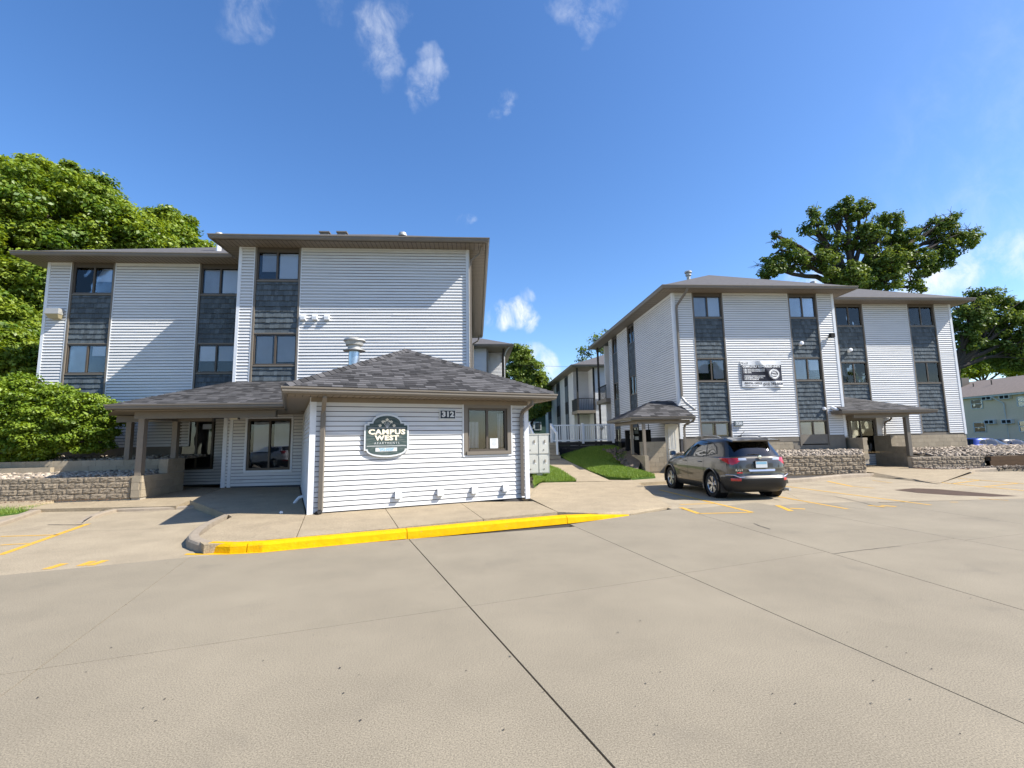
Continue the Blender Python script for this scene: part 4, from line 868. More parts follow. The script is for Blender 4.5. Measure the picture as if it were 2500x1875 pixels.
# left retaining wall
RW = thing('retaining_wall', 'low split face block wall holding the rock bed left of entrance', 'retaining wall', (-10.8, 13.85, .2))
pieces(block_face((-21, 13.95), (-9.32, 13.84), .17, .765, .15, .41, 1, rough=.02), 'block', M['splitface'], RW); core_wall(RW, (-21, 13.97), (-9.32, 13.86), .1, .755)
# porch pier and cheek wall
PW = thing('entrance_block_wall', 'plain tan block pier and stepped wall beside entrance walk under porch', 'block wall', (-9.1, 14.8, .2))
pieces(block_face((-9.28, 13.80), (-9.04, 13.80), .2, .78, .2, .4, 1, rough=0.0), 'block', M['block'], PW)
def side_blocks(x, y0, y1, z0, zt, parent, face=1, nm='block', m='block'):
    # wall running back along Y, face=+1 looks right, -1 looks left
    P_, Q_ = ((x, y0), (x, y1)) if face > 0 else ((x, y1), (x, y0))
    pieces(block_face(P_, Q_, z0, zt, .2, .4, 1, rough=0.0, depth=.10), nm, M[m], parent)
side_blocks(-9.03, 13.81, 15.7, .2, .78, PW); side_blocks(-9.03, 14.9, 15.7, .8, 1.2, PW)
MB().box(-9.27, -9.05, 13.83, 15.68, .1, .775).box(-9.27, -9.05, 14.92, 15.68, .775, 1.195).build('core', M['mortar'], PW)
pieces(block_face((-15.5, 15.56), (-9.28, 15.50), .6, 1.18, .2, .4, 1, rough=0.0), 'block', M['block'], PW); core_wall(PW, (-15.5, 15.57), (-9.28, 15.51), .2, 1.175, .01, .22)
pieces(block_face((-9.27, 14.88), (-9.03, 14.88), .78, 1.18, .2, .4, 1, rough=0.0), 'block', M['block'], PW)
# rocks
def rocks(name, ring, zf, n, label, rmin=.025, rmax=.065, m='rock', cat=None):
    xs = [p[0] for p in ring]; ys = [p[1] for p in ring]
    def inside(x, y):
        c = False; j = len(ring)-1
        for i in range(len(ring)):
            if (ring[i][1] > y) != (ring[j][1] > y) and x < (ring[j][0]-ring[i][0])*(y-ring[i][1])/(ring[j][1]-ring[i][1])+ring[i][0]: c = not c
            j = i
        return c
    base = np.array([(0, 0, 1), (.894, 0, .447), (.276, .851, .447), (-.724, .526, .447), (-.724, -.526, .447), (.276, -.851, .447), (.724, .526, -.447), (-.276, .851, -.447), (-.894, 0, -.447), (-.276, -.851, -.447), (.724, -.526, -.447), (0, 0, -1)])
    F = np.array([(0, 1, 2), (0, 2, 3), (0, 3, 4), (0, 4, 5), (0, 5, 1), (1, 6, 2), (2, 7, 3), (3, 8, 4), (4, 9, 5), (5, 10, 1), (6, 7, 2), (7, 8, 3), (8, 9, 4), (9, 10, 5), (10, 6, 1)])
    V = []; FF = []; R = []; k = 0
    while k < n:
        x, y = random.uniform(min(xs), max(xs)), random.uniform(min(ys), max(ys))
        if not inside(x, y): continue
        s = random.uniform(rmin, rmax); sc = np.array([s*random.uniform(.8, 1.7), s*random.uniform(.7, 1.1), s*random.uniform(.45, .8)]); a = random.random()*6.28
        v = base*sc*(1+RNG.uniform(-.16, .16, (12, 1))); c, s_ = math.cos(a), math.sin(a); tl = random.uniform(-.4, .4)
        v = np.stack([v[:, 0]*c-v[:, 1]*s_, v[:, 0]*s_+v[:, 1]*c, v[:, 2]+v[:, 0]*tl], 1)+np.array([x, y, zf(x, y)+random.uniform(0, s*.9)])
        V.append(v); FF.append(F+12*k); R += [random.random()]*15; k += 1
    return npmesh(name, np.concatenate(V), np.concatenate(FF), M[m], np.array(R), 'stuff', label)
zb1 = lambda x, y: .73+(y-14)*.05
sheet('rock_bed', [(-30, 13.98, .70), (-9.27, 13.98, .70), (-9.27, 15.6, .76), (-30, 15.6, .76)], 'soil')
sheet('rock_bed', [(-30, 15.7, 1.12), (-9.3, 15.7, 1.12), (-9.3, 17.6, 1.2), (-30, 17.6, 1.5)], 'soil')
sheet('rock_bed', [(-60, 17.6, 1.3), (-15.1, 17.6, 1.3), (-15.1, 40, 1.5), (-60, 40, 1.5)], 'grass_gnd')
rocks('river_rocks', [(-21, 14.0), (-9.3, 14.0), (-9.3, 15.5), (-21, 15.5)], zb1, 5200, 'pale river rocks filling the bed behind the left block wall')
rocks('river_rocks', [(-19, 15.8), (-9.3, 15.8), (-9.3, 17.4), (-19, 17.4)], lambda x, y: 1.13+(y-15.7)*.06, 2600, 'river rocks under the bush on the upper left bed')
rocks('sand_edge', [(-19, 13.55), (-9.5, 13.55), (-9.5, 13.85), (-19, 13.85)], lambda x, y: .17, 300, 'loose crumbs along the foot of left wall', .008, .018, 'mulch')
# timber edging and pine needles in the left bed
tag(MB().box(-20, -12.6, 15.30, 15.44, .70, 1.0).build('edging_timber', M['block'], None), 'long pale edging beam across the left rock bed', 'edging')
V = []; n = 1500; 
pt = np.stack([RNG.uniform(-19, -11.2, n), 15.1+RNG.normal(0, .18, n), np.full(n, .80)], 1); ang = RNG.random(n)*6.28; L = RNG.uniform(.05, .13, n)
Vn = np.zeros((n, 3, 3)); Vn[:, 0] = pt; Vn[:, 1] = pt+np.stack([.006+0*ang, 0*ang+.003, 0*ang], 1); Vn[:, 2] = pt+np.stack([np.cos(ang)*L, np.sin(ang)*L*.6, RNG.uniform(.0, .05, n)], 1)
npmesh('dry_needles', Vn.reshape(-1, 3), np.arange(n*3).reshape(n, 3), M['drygrass'], RNG.random(n), 'stuff', 'dry brown straw along the top of left rock bed')

# ================================================================== right apartment building
YR, YR2, ZSR = 20.1, 21.7, 8.03; XL, XM, XE = 8.85, 16.47, 24.02
BR = thing('apartment_building', 'white sided three storey block numbered 320 behind the parked car', 'building', (12.6, 20.1, .9))
s1 = facade(BR, YR, [(8.95, 9.74, 1.58, []), (11.18, 14.27, 1.50, []), (15.67, 16.37, 1.55, [])],
            [(9.76, 11.16, 1.5, [wd(1.55, 2.20), wd(4.02, 5.02, blinds=('blind2', 'blind2')), wd(6.90, 7.92, blinds=('blind2', 'blind'))]),
             (14.29, 15.65, 1.1, [wd(1.14, 2.20, blinds=('blind2', 'blind2'), drop=(.1, .1)), wd(4.02, 5.02, blinds=('blind2', 'blind')), wd(6.90, 7.92, blinds=('blind2', 'blind'))])], 0, ZSR, limit=200)
s2 = facade(BR, YR2, [(16.6, 17.80, 3.0, []), (19.28, 21.68, 1.55, []), (23.14, 23.92, 1.55, [])],
            [(17.82, 19.26, 3.1, [wd(4.04, 5.08, blinds=('blind2', 'blind2'), drop=(0, .0)), wd(6.92, 7.94, blinds=('blind2', 'blind'))]),
             (21.70, 23.12, 1.62, [wd(4.04, 5.08, blinds=('blind2', 'blind2')), wd(6.92, 7.94, blinds=('blind2', 'blind'), drop=(.3, .4))])], 0, ZSR, limit=95)
pieces(s1, 'siding_board', M['siding'], BR, 180); pieces(s2, 'siding_board', M['siding'], BR, 110)
# under the right porch: side light and door
pieces(siding_list(Vector((16.6, YR2, 0)), X1, FN, 3.1, .06, 2.7, [(1.35, 2.70, .62, 2.30), (1.35, 1.95, .05, .62)])+siding_list(Vector((16.49, YR, 0)), Vector((0, 1, 0)), X1, 1.6, 1.5, 8), 'siding_board', M['siding'], BR, 10)
MB().box(16.5, 17.98, YR2, YR2+.1, 0, 3.0).box(19.28, 19.7, YR2, YR2+.1, 0, 3.0).box(17.98, 19.28, YR2, YR2+.1, 0, .66).box(17.98, 19.28, YR2, YR2+.1, 2.26, 3.0).box(16.37, 16.47, YR+.1, YR2, 0, ZSR).build('wall', M['lap_shade'], BR)
window(BR, Vector((0, YR2, 0)), X1, FN, 17.98, 19.28, .64, 2.28, blinds=('blind2', 'blind'), d=.01, fr=.07, split=.42)
MB().box(17.88, 17.98, YR2-.06, YR2+.05, 1.3, 2.4).box(19.28, 19.34, YR2-.06, YR2+.05, .6, 2.4).box(17.98, 19.28, YR2-.06, YR2+.05, 2.28, 2.42).build('door_frame', M['brown'], BR)
# foundation: block courses
fb = block_face((11.2, YR-.01), (13.95, YR-.01), .8, 1.30, .19, .39, 1, rough=0, depth=.05)+block_face((19.8, YR2-.01), (24.0, YR2-.01), .75, 1.48, .19, .39, 1, rough=0, depth=.05)
pieces(fb, 'foundation_block', M['block'], BR, 60)
MB().box(8.95, 16.4, YR+.0, YR+.1, -.3, 1.6).box(11.0, 14.3, YR-.02, YR+.0, 1.31, 1.49).box(19.4, 24.0, YR2, YR2+.1, -.3, 1.6).box(13.97, 16.4, YR-.02, YR, .6, 1.13).box(8.9, 8.97, YR+.1, 30.3, .2, 1.55).build('foundation', M['found'], BR)
# side wall facing left
XN = Vector((-1, 0, 0)); YU = Vector((0, -1, 0)); OS = Vector((8.85, 30.4, 0))     # runs from the back corner to the front
yy = lambda y: 30.4-y
cuts = [(yy(26.5), yy(25.3), 0, 9), (yy(29.6), yy(28.55), 0, 9)]
b = MB()
for v, f in siding_list(OS, YU, XN, 10.3, 1.58, ZSR, cuts): b.add(v, f)
b.build('siding_side', M['siding'], BR, kind='stuff')
sh = []; tb = MB(); core_b = MB()
for (a0, a1) in ((yy(26.5), yy(25.3)), (yy(29.6), yy(28.55))):
    wl = [(1.0, 2.2), (4.02, 5.10), (6.95, 7.95)]
    ed = [1.0] + [e for w in wl for e in w] + [ZSR]
    for i in range(0, len(ed)-1, 2):
        if ed[i+1]-ed[i] > .15: sh += shake_list(OS, YU, XN, a0+.04, a1-.04, ed[i]+.02, ed[i+1]-.03, dback=.03)
        core_b.obox(OS, YU, XN, a0, a1, -.12, -.03, ed[i], ed[i+1])
    for w in wl: window(BR, OS, YU, XN, a0+.04, a1-.04, w[0], w[1], blinds=(None, 'blind2'))
    tb.obox(OS, YU, XN, a0-.02, a0+.04, -.06, .03, 1.0, ZSR); tb.obox(OS, YU, XN, a1-.04, a1+.02, -.06, .03, 1.0, ZSR)
core_b.obox(OS, YU, XN, 0, cuts[1][0], -.12, 0, .9, ZSR); core_b.obox(OS, YU, XN, cuts[1][1], cuts[0][0], -.12, 0, .9, ZSR); core_b.obox(OS, YU, XN, cuts[0][1], 10.3, -.12, 0, .9, ZSR)
core_b.build('wall', M['lap_shade'], BR); tb.build('window_trim', M['brown'], BR); pieces(sh, 'shingle', M['shake'], BR, 0)
MB().box(8.83, 8.95, YR-.03, YR+.08, 1.5, ZSR).build('corner_post', M['trim_white'], BR); MB().box(8.82, 8.85, YR, YR+.12, 1.5, ZSR).build('corner_post', M['trim_white'], BR)
MB().box(16.37, 16.49, YR-.03, YR+.08, 1.5, ZSR).build('corner_post', M['trim_white'], BR); MB().box(23.92, 24.04, YR2-.03, YR2+.08, 1.5, ZSR).build('corner_post', M['trim_white'], BR)
MB().box(23.95, 24.0, YR2, 32, -.3, ZSR).box(9, 24, 32, 32.2, -.3, ZSR).box(10.4, 10.5, 30.4, 32.4, -.3, ZSR).box(8.85, 10.5, 30.3, 30.42, .5, ZSR).build('wall', M['siding'], BR)
for x0, x1, y in ((9.72, 9.75, YR), (11.17, 11.2, YR), (14.25, 14.28, YR), (15.66, 15.69, YR), (19.27, 19.3, YR2), (21.66, 21.69, YR2), (23.13, 23.16, YR2)):
    MB().box(x0, x1, y-.03, y+.01, 1.58, ZSR-.01).build('edge_trim', M['trim_white'], BR)
# balcony recess at the far end of the side
MB().box(8.6, 8.72, 32.5, 32.62, .5, ZSR).build('balcony_post', M['bark'], BR)
MB().box(8.55, 10.4, 30.5, 33.0, 4.0, 4.25).build('balcony_floor', M['soffit'], BR)
b = MB(); b.box(8.58, 8.62, 30.5, 32.6, 5.1, 5.16)
for k in range(16): b.box(8.59, 8.61, 30.55+k*.13, 30.57+k*.13, 4.25, 5.1)
b.build('balcony_rail', M['black'], BR)
# eaves and roof
ZER = ZSR+.15; o6 = .6
soffit(BR, XL-o6, XM+o6, YR-o6, YR, ZSR); soffit_grooves(BR, XL-o6, XM+o6, YR-o6, YR, ZSR)
soffit(BR, XL-o6, XL, YR, 33.3, ZSR); soffit_grooves(BR, XL-o6, XL, YR, 33, ZSR, axis='x', step=.3)
soffit(BR, XM, XM+o6, YR, YR2-o6, ZSR); soffit(BR, XM, XE+o6, YR2-o6, YR2, ZSR+.002); soffit_grooves(BR, XM+o6, XE+o6, YR2-o6, YR2, ZSR); soffit(BR, XE, XE+o6, YR2, 32, ZSR+.002)
gb = MB(); gutter(gb, [(XL-o6, 33.3, ZER), (XL-o6, YR-o6, ZER), (XM+o6, YR-o6, ZER), (XM+o6, YR2-.7, ZER)]); gb.build('gutter', M['brown'], BR)
gb = MB(); gutter(gb, [(XM+o6+.13, YR2-o6, ZER), (XE+o6, YR2-o6, ZER), (XE+o6, 32.5, ZER)]); gb.build('gutter', M['brown'], BR)
MB().box(XL-o6-.002, XM+o6+.002, YR-o6-.002, YR-o6+.02, ZSR, ZER+.01).box(XL-o6-.002, XL-o6+.02, YR-o6, 33.3, ZSR, ZER+.01).box(XM+o6-.02, XM+o6+.002, YR-o6, YR2-o6, ZSR, ZER+.01).box(XM+.7, XE+o6, YR2-o6-.002, YR2-o6+.02, ZSR, ZER+.01).build('fascia', M['brown'], BR)
rf, r0, r1 = hip_roof(BR, XL-o6-.03, XM+o6+.03, YR-o6-.03, 33.4, ZER+.01, .47); hip_roof(BR, XM-3.2, XE+o6+.03, YR2-o6-.03, 33.0, ZER+.008, .47)
p = at(1681, 680, 25.0); MB().lathe((p.x, p.y, p.z-.6), [(.10, -.3), (.10, .75), (.16, .76), (.16, .84), (.11, .85), (.11, .90), (.2, .92), (.2, 1.0), (.1, 1.05), (0, 1.06)], 14).build('vent_pipe', M['galv_dull'], rf, smooth=True)
p = at(1985, 688, 24.0); MB().lathe((p.x, p.y, p.z-.5), [(.09, -.3), (.09, .35), (.16, .38), (.15, .5), (0, .55)], 14).build('vent_pipe', M['galv_dull'], rf, smooth=True)
# front left downspout
b = MB(); b.tube([(9.30, YR-o6-.03, ZER-.1), (9.26, YR-o6+.05, ZSR-.12), (9.0, YR-.12, ZSR-.60), (8.99, YR-.07, ZSR-.75), (8.99, YR-.07, 3.3)], .055, 4, sq=True); b.build('downspout', M['brown'], BR)
b = MB(); b.tube([(8.99, YR-.07, 3.3), (9.05, YR-.3, 3.05), (9.2, YR-.75, 2.72)], .06, 6); b.build('downspout_elbow', M['galv_dull'], BR)
# right porch
ZPR = 2.60
A_, B_, C_, D_ = Vector((15.92, 19.5, ZPR)), Vector((20.15, 19.5, ZPR)), Vector((18.0, 21.68, 3.36)), Vector((16.5, 21.68, 3.36))
PP = MB().add([A_, B_, C_, D_, (20.15, 21.68, ZPR), (16.5, 20.1, ZPR+.2)], [(0, 1, 2, 3), (1, 4, 2)]).add([A_-UPZ*.02, B_-UPZ*.02, Vector((20.15, 21.68, ZPR-.02)), Vector((16.5, 21.68, ZPR-.02))], [(3, 2, 1, 0)]).build('porch_roof', M['under'], BR)
lst = shingle_list(A_+up1, B_+up1, C_+up1, D_+up1, expo=.15, wmin=.2, wmax=.4)+shingle_list(B_+up1, Vector((20.15, 21.68, ZPR))+up1, C_+up1, C_+up1)
bb = MB(); [bb.add(v, f) for v, f in lst]; bb.build('shingle_field', M['shingle'], PP, kind='stuff')
gb = MB(); gutter(gb, [(15.9, 20.05, ZPR), (15.9, 19.5, ZPR), (20.17, 19.5, ZPR), (20.17, 21.6, ZPR)], h=.14); gb.build('gutter', M['brown'], BR)
MB().box(16.0, 20.1, 19.6, 21.6, ZPR-.16, ZPR-.14).build('porch_ceiling', M['soffit'], BR)
MB().box(16.6, 19.2, 19.72, 19.84, ZPR-.32, ZPR-.165).box(16.6, 18.2, 21.5, 21.6, ZPR-.36, ZPR-.165).build('porch_beam', M['brown'], BR)
MB().box(18.98, 19.14, 19.68, 19.84, .58, ZPR-.32).build('porch_post', M['brown'], BR)
MB().tube([(20.0, 21.4, ZPR-.1), (19.95, 21.5, ZPR-.35), (19.72, 21.6, ZPR-.5), (19.7, 21.62, 1.5)], .05, 4, sq=True).build('downspout', M['brown'], BR)
# plain block walls at the right porch
BW = thing('entrance_block_wall', 'stepped tan block wall right of the sunken door under right porch', 'block wall', (19.2, 20.6, .1))
for y0, y1, zt in ((19.35, 19.95, .6), (19.95, 20.7, 1.0), (20.7, 21.65, 1.5)):
    side_blocks(19.12, y0, y1, .08, zt, BW, face=-1)
    pieces(block_face((19.11, y0), (19.34, y0), .08, zt, .2, .4, 1, rough=0), 'block', M['block'], BW); MB().box(19.14, 19.32, y0+.02, y1, .05, zt-.004).build('core', M['mortar'], BW)
BW2 = thing('block_pier', 'short tan block stub left of the sunken door beside rock bed', 'block wall', (16.7, 20, .6))
side_blocks(16.62, 19.4, 20.55, .5, 1.42, BW2, face=-1); pieces(block_face((16.61, 19.4), (16.84, 19.4), .5, 1.42, .2, .4, 1, rough=0), 'block', M['block'], BW2); MB().box(16.64, 16.83, 19.43, 20.55, .3, 1.415).build('core', M['mortar'], BW2)
# retaining walls on the right
R1 = thing('retaining_wall', 'rough split face block wall behind the car with rocks on top', 'retaining wall', (12, 16.8, .13))
pieces(block_face((8.4, 17.05), (14.45, 16.85), .10, .80, .15, .41, 1, rough=.028, capstep=0)+block_face((14.45, 16.86), (15.0, 18.6), .10, .62, .15, .41, 1, rough=.028, capstep=.15), 'block', M['splitface'], R1); core_wall(R1, (8.4, 17.07), (14.43, 16.87), .0, .79)
core_wall(R1, (14.43, 16.9), (15.0, 18.6), .0, .60)
R2 = thing('retaining_wall', 'low two course split face block wall right of the stepped wall', 'retaining wall', (19.8, 18.6, .15))
pieces(block_face((18.15, 18.75), (21.2, 18.55), .12, .58, .15, .41, 1, rough=.025), 'block', M['splitface'], R2); core_wall(R2, (18.15, 18.77), (21.2, 18.57), .0, .57)
R3 = thing('timber_wall', 'dark brown timber retaining wall at right edge of photo', 'timber wall', (23, 18.5, 0))
for k in range(3): MB().box(21.25+.05*k, 34, 18.42, 18.60, .0+k*.185, .18+k*.185).build('timber', M['timber'], R3)
MB().box(21.3, 34, 18.45, 18.6, .0, .5).build('backing', M['timber_dk'], R3)
sheet('walk_right', [(14.9, 16.9, .12), (19.1, 17.2, .12), (19.2, 21.7, .10), (14.9, 21.7, .10)], 'walk')
b = MB(); b.quad(atz(2100, 1160, .0), atz(2290, 1181, .004), (19.3, 17.25, .121), (14.85, 16.95, .121)); b.build('ramp', M['walk'], None, kind='structure')
crack([(2140, 1162), (2215, 1168), (2295, 1178)], z=.05, w=.05)
kerb_run('stone_kerb', [Vector(p) for p in ((18.9, 17.15, 0), (19.6, 17.55, 0), (21.0, 17.9, 0), (23, 17.9, 0), (30, 17.0, 0))], [.004, .12, .12, .12, .12], .16, 'kerb')
sheet('mulch_bed', [(18.2, 17.4, .11), (21, 18.0, .11), (36, 17.2, .11), (36, 18.5, .11), (18.1, 18.8, .13)], 'mulch')
sheet('rock_bed', [(8.5, 17.0, .77), (14.5, 16.9, .77), (16.6, 19.5, .85), (16.6, 20.3, .92), (8.5, 20.3, .92)], 'soil')
sheet('rock_bed', [(19.33, 18.7, .54), (36, 18.5, .42), (36, 25, .66), (24, 25, .80), (24, 21.8, .78), (19.33, 21.8, .9)], 'soil')
rocks('river_rocks', [(8.6, 17.05), (14.45, 16.95), (16.5, 19.4), (16.5, 20.05), (8.6, 20.05)], lambda x, y: .79+(y-17)*.035, 3400, 'pale river rocks between right block wall and foundation')
rocks('river_rocks', [(19.4, 18.7), (36, 18.55), (36, 24.5), (24.1, 24.5), (24.1, 21.7), (19.4, 21.7)], lambda x, y: .56+max(0, y-18.6)*(.09 if x < 23.5 else .045)-max(0, x-24)*.006, 8000, 'pale river rock slope at the right end of the white block', .03, .08)
rocks('mulch_rocks', [(18.4, 17.6), (21, 18.1), (30, 17.6), (30, 18.4), (18.4, 18.7)], lambda x, y: .12, 1500, 'mixed stones and red mulch below the low right wall', .012, .045)
rocks('loose_stones', [(21.2, 17.0), (24, 17.0), (24, 18.4), (20.8, 18.4)], lambda x, y: .10, 350, 'dark loose stones spilling by the timber wall', .03, .06, 'soil')
n = 900; pt = np.stack([RNG.uniform(9, 16.3, n), RNG.uniform(17.4, 18.4, n)+.0, np.full(n, .83)], 1); ang = RNG.random(n)*6.28; L = RNG.uniform(.05, .14, n)
Vn = np.zeros((n, 3, 3)); Vn[:, 0] = pt; Vn[:, 1] = pt+np.stack([.006+0*ang, 0*ang+.003, 0*ang], 1); Vn[:, 2] = pt+np.stack([np.cos(ang)*L, np.sin(ang)*L*.6, RNG.uniform(.02, .07, n)], 1)
npmesh('dry_needles', Vn.reshape(-1, 3), np.arange(n*3).reshape(n, 3), M['drygrass'], RNG.random(n), 'stuff', 'dry brown straw on rocks behind the car')
# round vents and lamps on the right facade
def puck(x, y, z, r, m, label, cat='wall vent', name='round_vent'):
    tag(MB().lathe((x, y, z), [(r, 0), (r, .06), (r*.8, .10), (0, .11)], 14, axis=(0, -1, 0)).build(name, M[m], None, smooth=True), label, cat)
p = at(1953, 841, YR); tag(MB().lathe((p.x, YR-.02, p.z), [(.08, 0), (.08, .08), (.085, .1), (.085, .18), (0, .2)], 12, axis=(-.2, -1, .2)).build('dome_vent', M['white'], None, smooth=True), 'white round vent hood on the upper shingles right of banner', 'wall vent')
p = at(2072, 857, YR2); tag(MB().lathe((p.x, YR2-.02, p.z), [(.08, 0), (.08, .08), (.085, .1), (.085, .18), (0, .2)], 12, axis=(-.2, -1, .2)).build('dome_vent', M['white'], None, smooth=True), 'white round vent hood on shingle strip of the recessed section', 'wall vent')
p = at(2011, 998, YR); puck(p.x, YR, p.z, .075, 'white', 'small white disc vent on lower shingles above ground floor window')
p = at(2033, 998, YR); tag(MB().tube([(p.x-.05, YR-.01, p.z+.06), (p.x, YR-.1, p.z), (p.x+.14, YR-.16, p.z-.08)], .07, 8).build('camera_housing', M['white'], None), 'white camera housing on siding left of the right porch roof', 'camera')
p = at(2024, 821, YR); t = thing('flood_lamp', 'small black flood lamp on narrow siding strip near right corner', 'wall lamp', (p.x, YR, p.z)); MB().box(p.x-.09, p.x+.09, YR-.26, YR-.10, p.z-.09, p.z+.09).build('head', M['black'], t); MB().box(p.x-.03, p.x+.03, YR-.12, YR-.01, p.z-.03, p.z+.03).build('arm', M['black'], t)
# 320 plate
p = at(1801, 1034, YR); t = thing('number_plate', 'grey plate reading 320 on the siding above the car', 'number plate', (p.x, YR, p.z))
MB().box(p.x-.19, p.x+.19, YR-.10, YR-.03, p.z-.10, p.z+.10).build('plate', M['grey'], t)
b = MB(); text_mesh(b, "320", Vector((p.x, YR-.10, p.z)), X1, FN, .17, off=.008, ext=.003, d=.004, sx=1.15); b.build('digits', M['signwhite'], t)
# ---- banner
BX0, BX1, BZ0, BZ1 = at(1808, 905, YR).x, at(1907, 905, YR).x, at(1812, 945, YR).z, at(1808, 882, YR).z
BN = thing('banner', 'wrinkled black and white rental banner on siding between window columns', 'banner', ((BX0+BX1)/2, YR-.05, BZ0))
bw, bh = BX1-BX0, BZ1-BZ0
def bpt(u, v, d=0.0):   # banner surface: hangs slightly puckered, corner fold
    f = .018*math.sin(u*9+v*3)+.03*math.exp(-((u-.45-(1-v)*.45)**2)/.004)*(1) 
    sag = -.025*math.sin(u*math.pi)*(1-v)
    return Vector((BX0+u*bw, YR-.045-f-d, BZ0+v*bh+sag*.6))
def bpatch(u0, u1, v0, v1, d, name, m, nu=40, nv=8):
    V = [bpt(u0+(u1-u0)*i/nu, v0+(v1-v0)*j/nv, d) for j in range(nv+1) for i in range(nu+1)]
    return MB().add(V, [(j*(nu+1)+i, j*(nu+1)+i+1, (j+1)*(nu+1)+i+1, (j+1)*(nu+1)+i) for j in range(nv) for i in range(nu)]).build(name, M[m], BN, smooth=True)
bpatch(0, 1, 0, 1, 0, 'cloth', 'bannerwhite', 60, 20); bpatch(.005, .995, .225, .845, .004, 'black_field', 'bannerblack', 60, 12); bpatch(.025, .175, .88, .97, .004, 'logo_field', 'bannerblack', 10, 3)
def btext(txt, u, v, size, m='bannerwhite', off=.004, align='LEFT', sx=1.0, rot=0.0, name='lettering'):
    b = MB(); text_mesh(b, txt, Vector((0, 0, 0)), X1, FN, size, align=align, ext=0, off=off, sx=sx)
    vs = []
    for q in b.v:
        x, z = q[0], q[2]; x, z = x*math.cos(rot)-z*math.sin(rot), x*math.sin(rot)+z*math.cos(rot)
        P_ = bpt(u+x/bw, v+z/bh, .009); vs.append(tuple(P_))
    b.v = vs; return b.build(name, M[m], BN)
btext("RPM", .10, .925, .10, 'bannerwhite', .006, 'CENTER', 1.1)
btext("COMPLETELY REMODELED UNITS", .5, .785, .125, 'bannerwhite', .006, 'CENTER', .93)
for k, tx in enumerate(("\u2022 2 BED 2 BATH WITH WASHER/DRYER", "\u2022 2 BED 1 BATH WITH WASHER/DRYER", "\u2022 1 BED 1 BATH")): btext(tx, .04, .675-k*.062, .072, 'bannerwhite', .003, sx=.80)
for k, tx in enumerate(("\u2022 LOCATION! LOCATION! LOCATION!", "\u2022 1 GIG INTERNET - FROM $10 / MO.", "\u2022 FREE FITNESS MEMBERSHIP")): btext(tx, .045, .42-k*.062, .072, 'bannerwhite', .003, sx=.80)
btext("RENTAL OFFICE", .06, .145, .115, 'bannerblack', .004); bpatch(.06, .20, .045, .065, .007, 'fine_print', 'bannerblack', 4, 1); bpatch(.22, .41, .045, .065, .007, 'fine_print', 'bannerblack', 6, 1)
btext("(515) 292-5020", .52, .11, .16, 'bannerblack', .005, sx=.9)
cx, cz = .80, .50; ns_ = 24; pts = []
for k in range(ns_*2):
    rr = .27 if k % 2 == 0 else .20; t_ = math.pi*k/ns_; pts.append(bpt(cx+rr*math.cos(t_)/bw*1.05, cz+rr*math.sin(t_)*.92/bh, .009))
inn = [bpt(cx+.17*math.cos(math.pi*k/ns_)/bw*1.1, cz+.15*math.sin(math.pi*k/ns_)/bh, .009) for k in range(ns_*2)]
MB().add(pts+inn, [(k, (k+1) % (2*ns_), 2*ns_+(k+1) % (2*ns_), 2*ns_+k) for k in range(2*ns_)]).build('starburst', M['bannerwhite'], BN)
btext("CALL", cx, cz+.055, .105, 'bannerwhite', .006, 'CENTER', rot=-.08); btext("TODAY!", cx, cz-.055, .095, 'bannerwhite', .006, 'CENTER', rot=-.08, sx=.85)

# ================================================================== meter shelter left of the right building
MS = thing('meter_shelter', 'small open utility shelter with hip roof and block walls left of building 320', 'shelter', (7.7, 19.8, .2))
ZM = 2.43; a_, b_, c_, d_ = Vector((6.35, 18.95, ZM)), Vector((9.0, 18.95, ZM)), Vector((9.0, 22.4, ZM)), Vector((6.35, 22.4, ZM)); k0_, k1_ = Vector((7.85, 20.7, 3.2)), Vector((8.95, 20.7, 3.2))
mr_ = MB().add([a_, b_, c_, d_, k0_, k1_], [(0, 1, 5, 4), (3, 0, 4), (2, 3, 4, 5), (3, 2, 1, 0)]).build('roof', M['under'], MS)
bb = MB(); [bb.add(v, f) for v, f in shingle_list(a_+up1, b_+up1, k1_+up1, k0_+up1, expo=.17, wmin=.2, wmax=.4)+shingle_list(d_+up1, a_+up1, k0_+up1, k0_+up1, expo=.17, wmin=.2, wmax=.4)]; bb.build('shingle_field', M['shingle'], mr_, kind='stuff')
gb = MB(); gutter(gb, [(6.38, 22.4, ZM-.01), (6.38, 18.98, ZM-.01), (9.0, 18.98, ZM-.01)], h=.12); gb.build('gutter', M['brown'], MS)
MB().box(6.4, 8.95, 19.0, 22.3, ZM-.16, ZM-.14).box(6.6, 8.85, 19.1, 19.2, ZM-.28, ZM-.165).box(6.6, 6.7, 19.2, 22.2, ZM-.28, ZM-.165).build('ceiling', M['soffit'], MS)
post(MS, 6.86, 19.06, .86, ZM-.28, .11); post(MS, 6.66, 20.0, .9, ZM-.28, .11)
MB().tube([(8.98, 18.93, ZM-.05), (8.95, 19.0, ZM-.2), (8.72, 19.3, ZM-.35), (8.70, 19.35, ZM-.5), (8.70, 19.35, .3)], .05, 4, sq=True).build('downspout', M['brown'], MS)
MB().box(6.82, 6.98, 18.98, 20.6, .1, .85).build('side_wall', M['block'], MS)
pieces(block_face((6.98, 19.9), (8.1, 19.9), .15, 1.41, .2, .4, 1, rough=0, depth=.12), 'block', M['block'], MS); MB().box(6.99, 8.1, 19.92, 20.0, .1, 1.40).build('core', M['mortar'], MS)
MB().box(8.14, 8.72, 19.98, 20.04, .2, 2.14).build('wall', M['door_w'], MS)
dd = MB().box(8.22, 8.60, 19.94, 19.975, .25, 2.05).build('door', M['door_w'], MS)
b = MB()
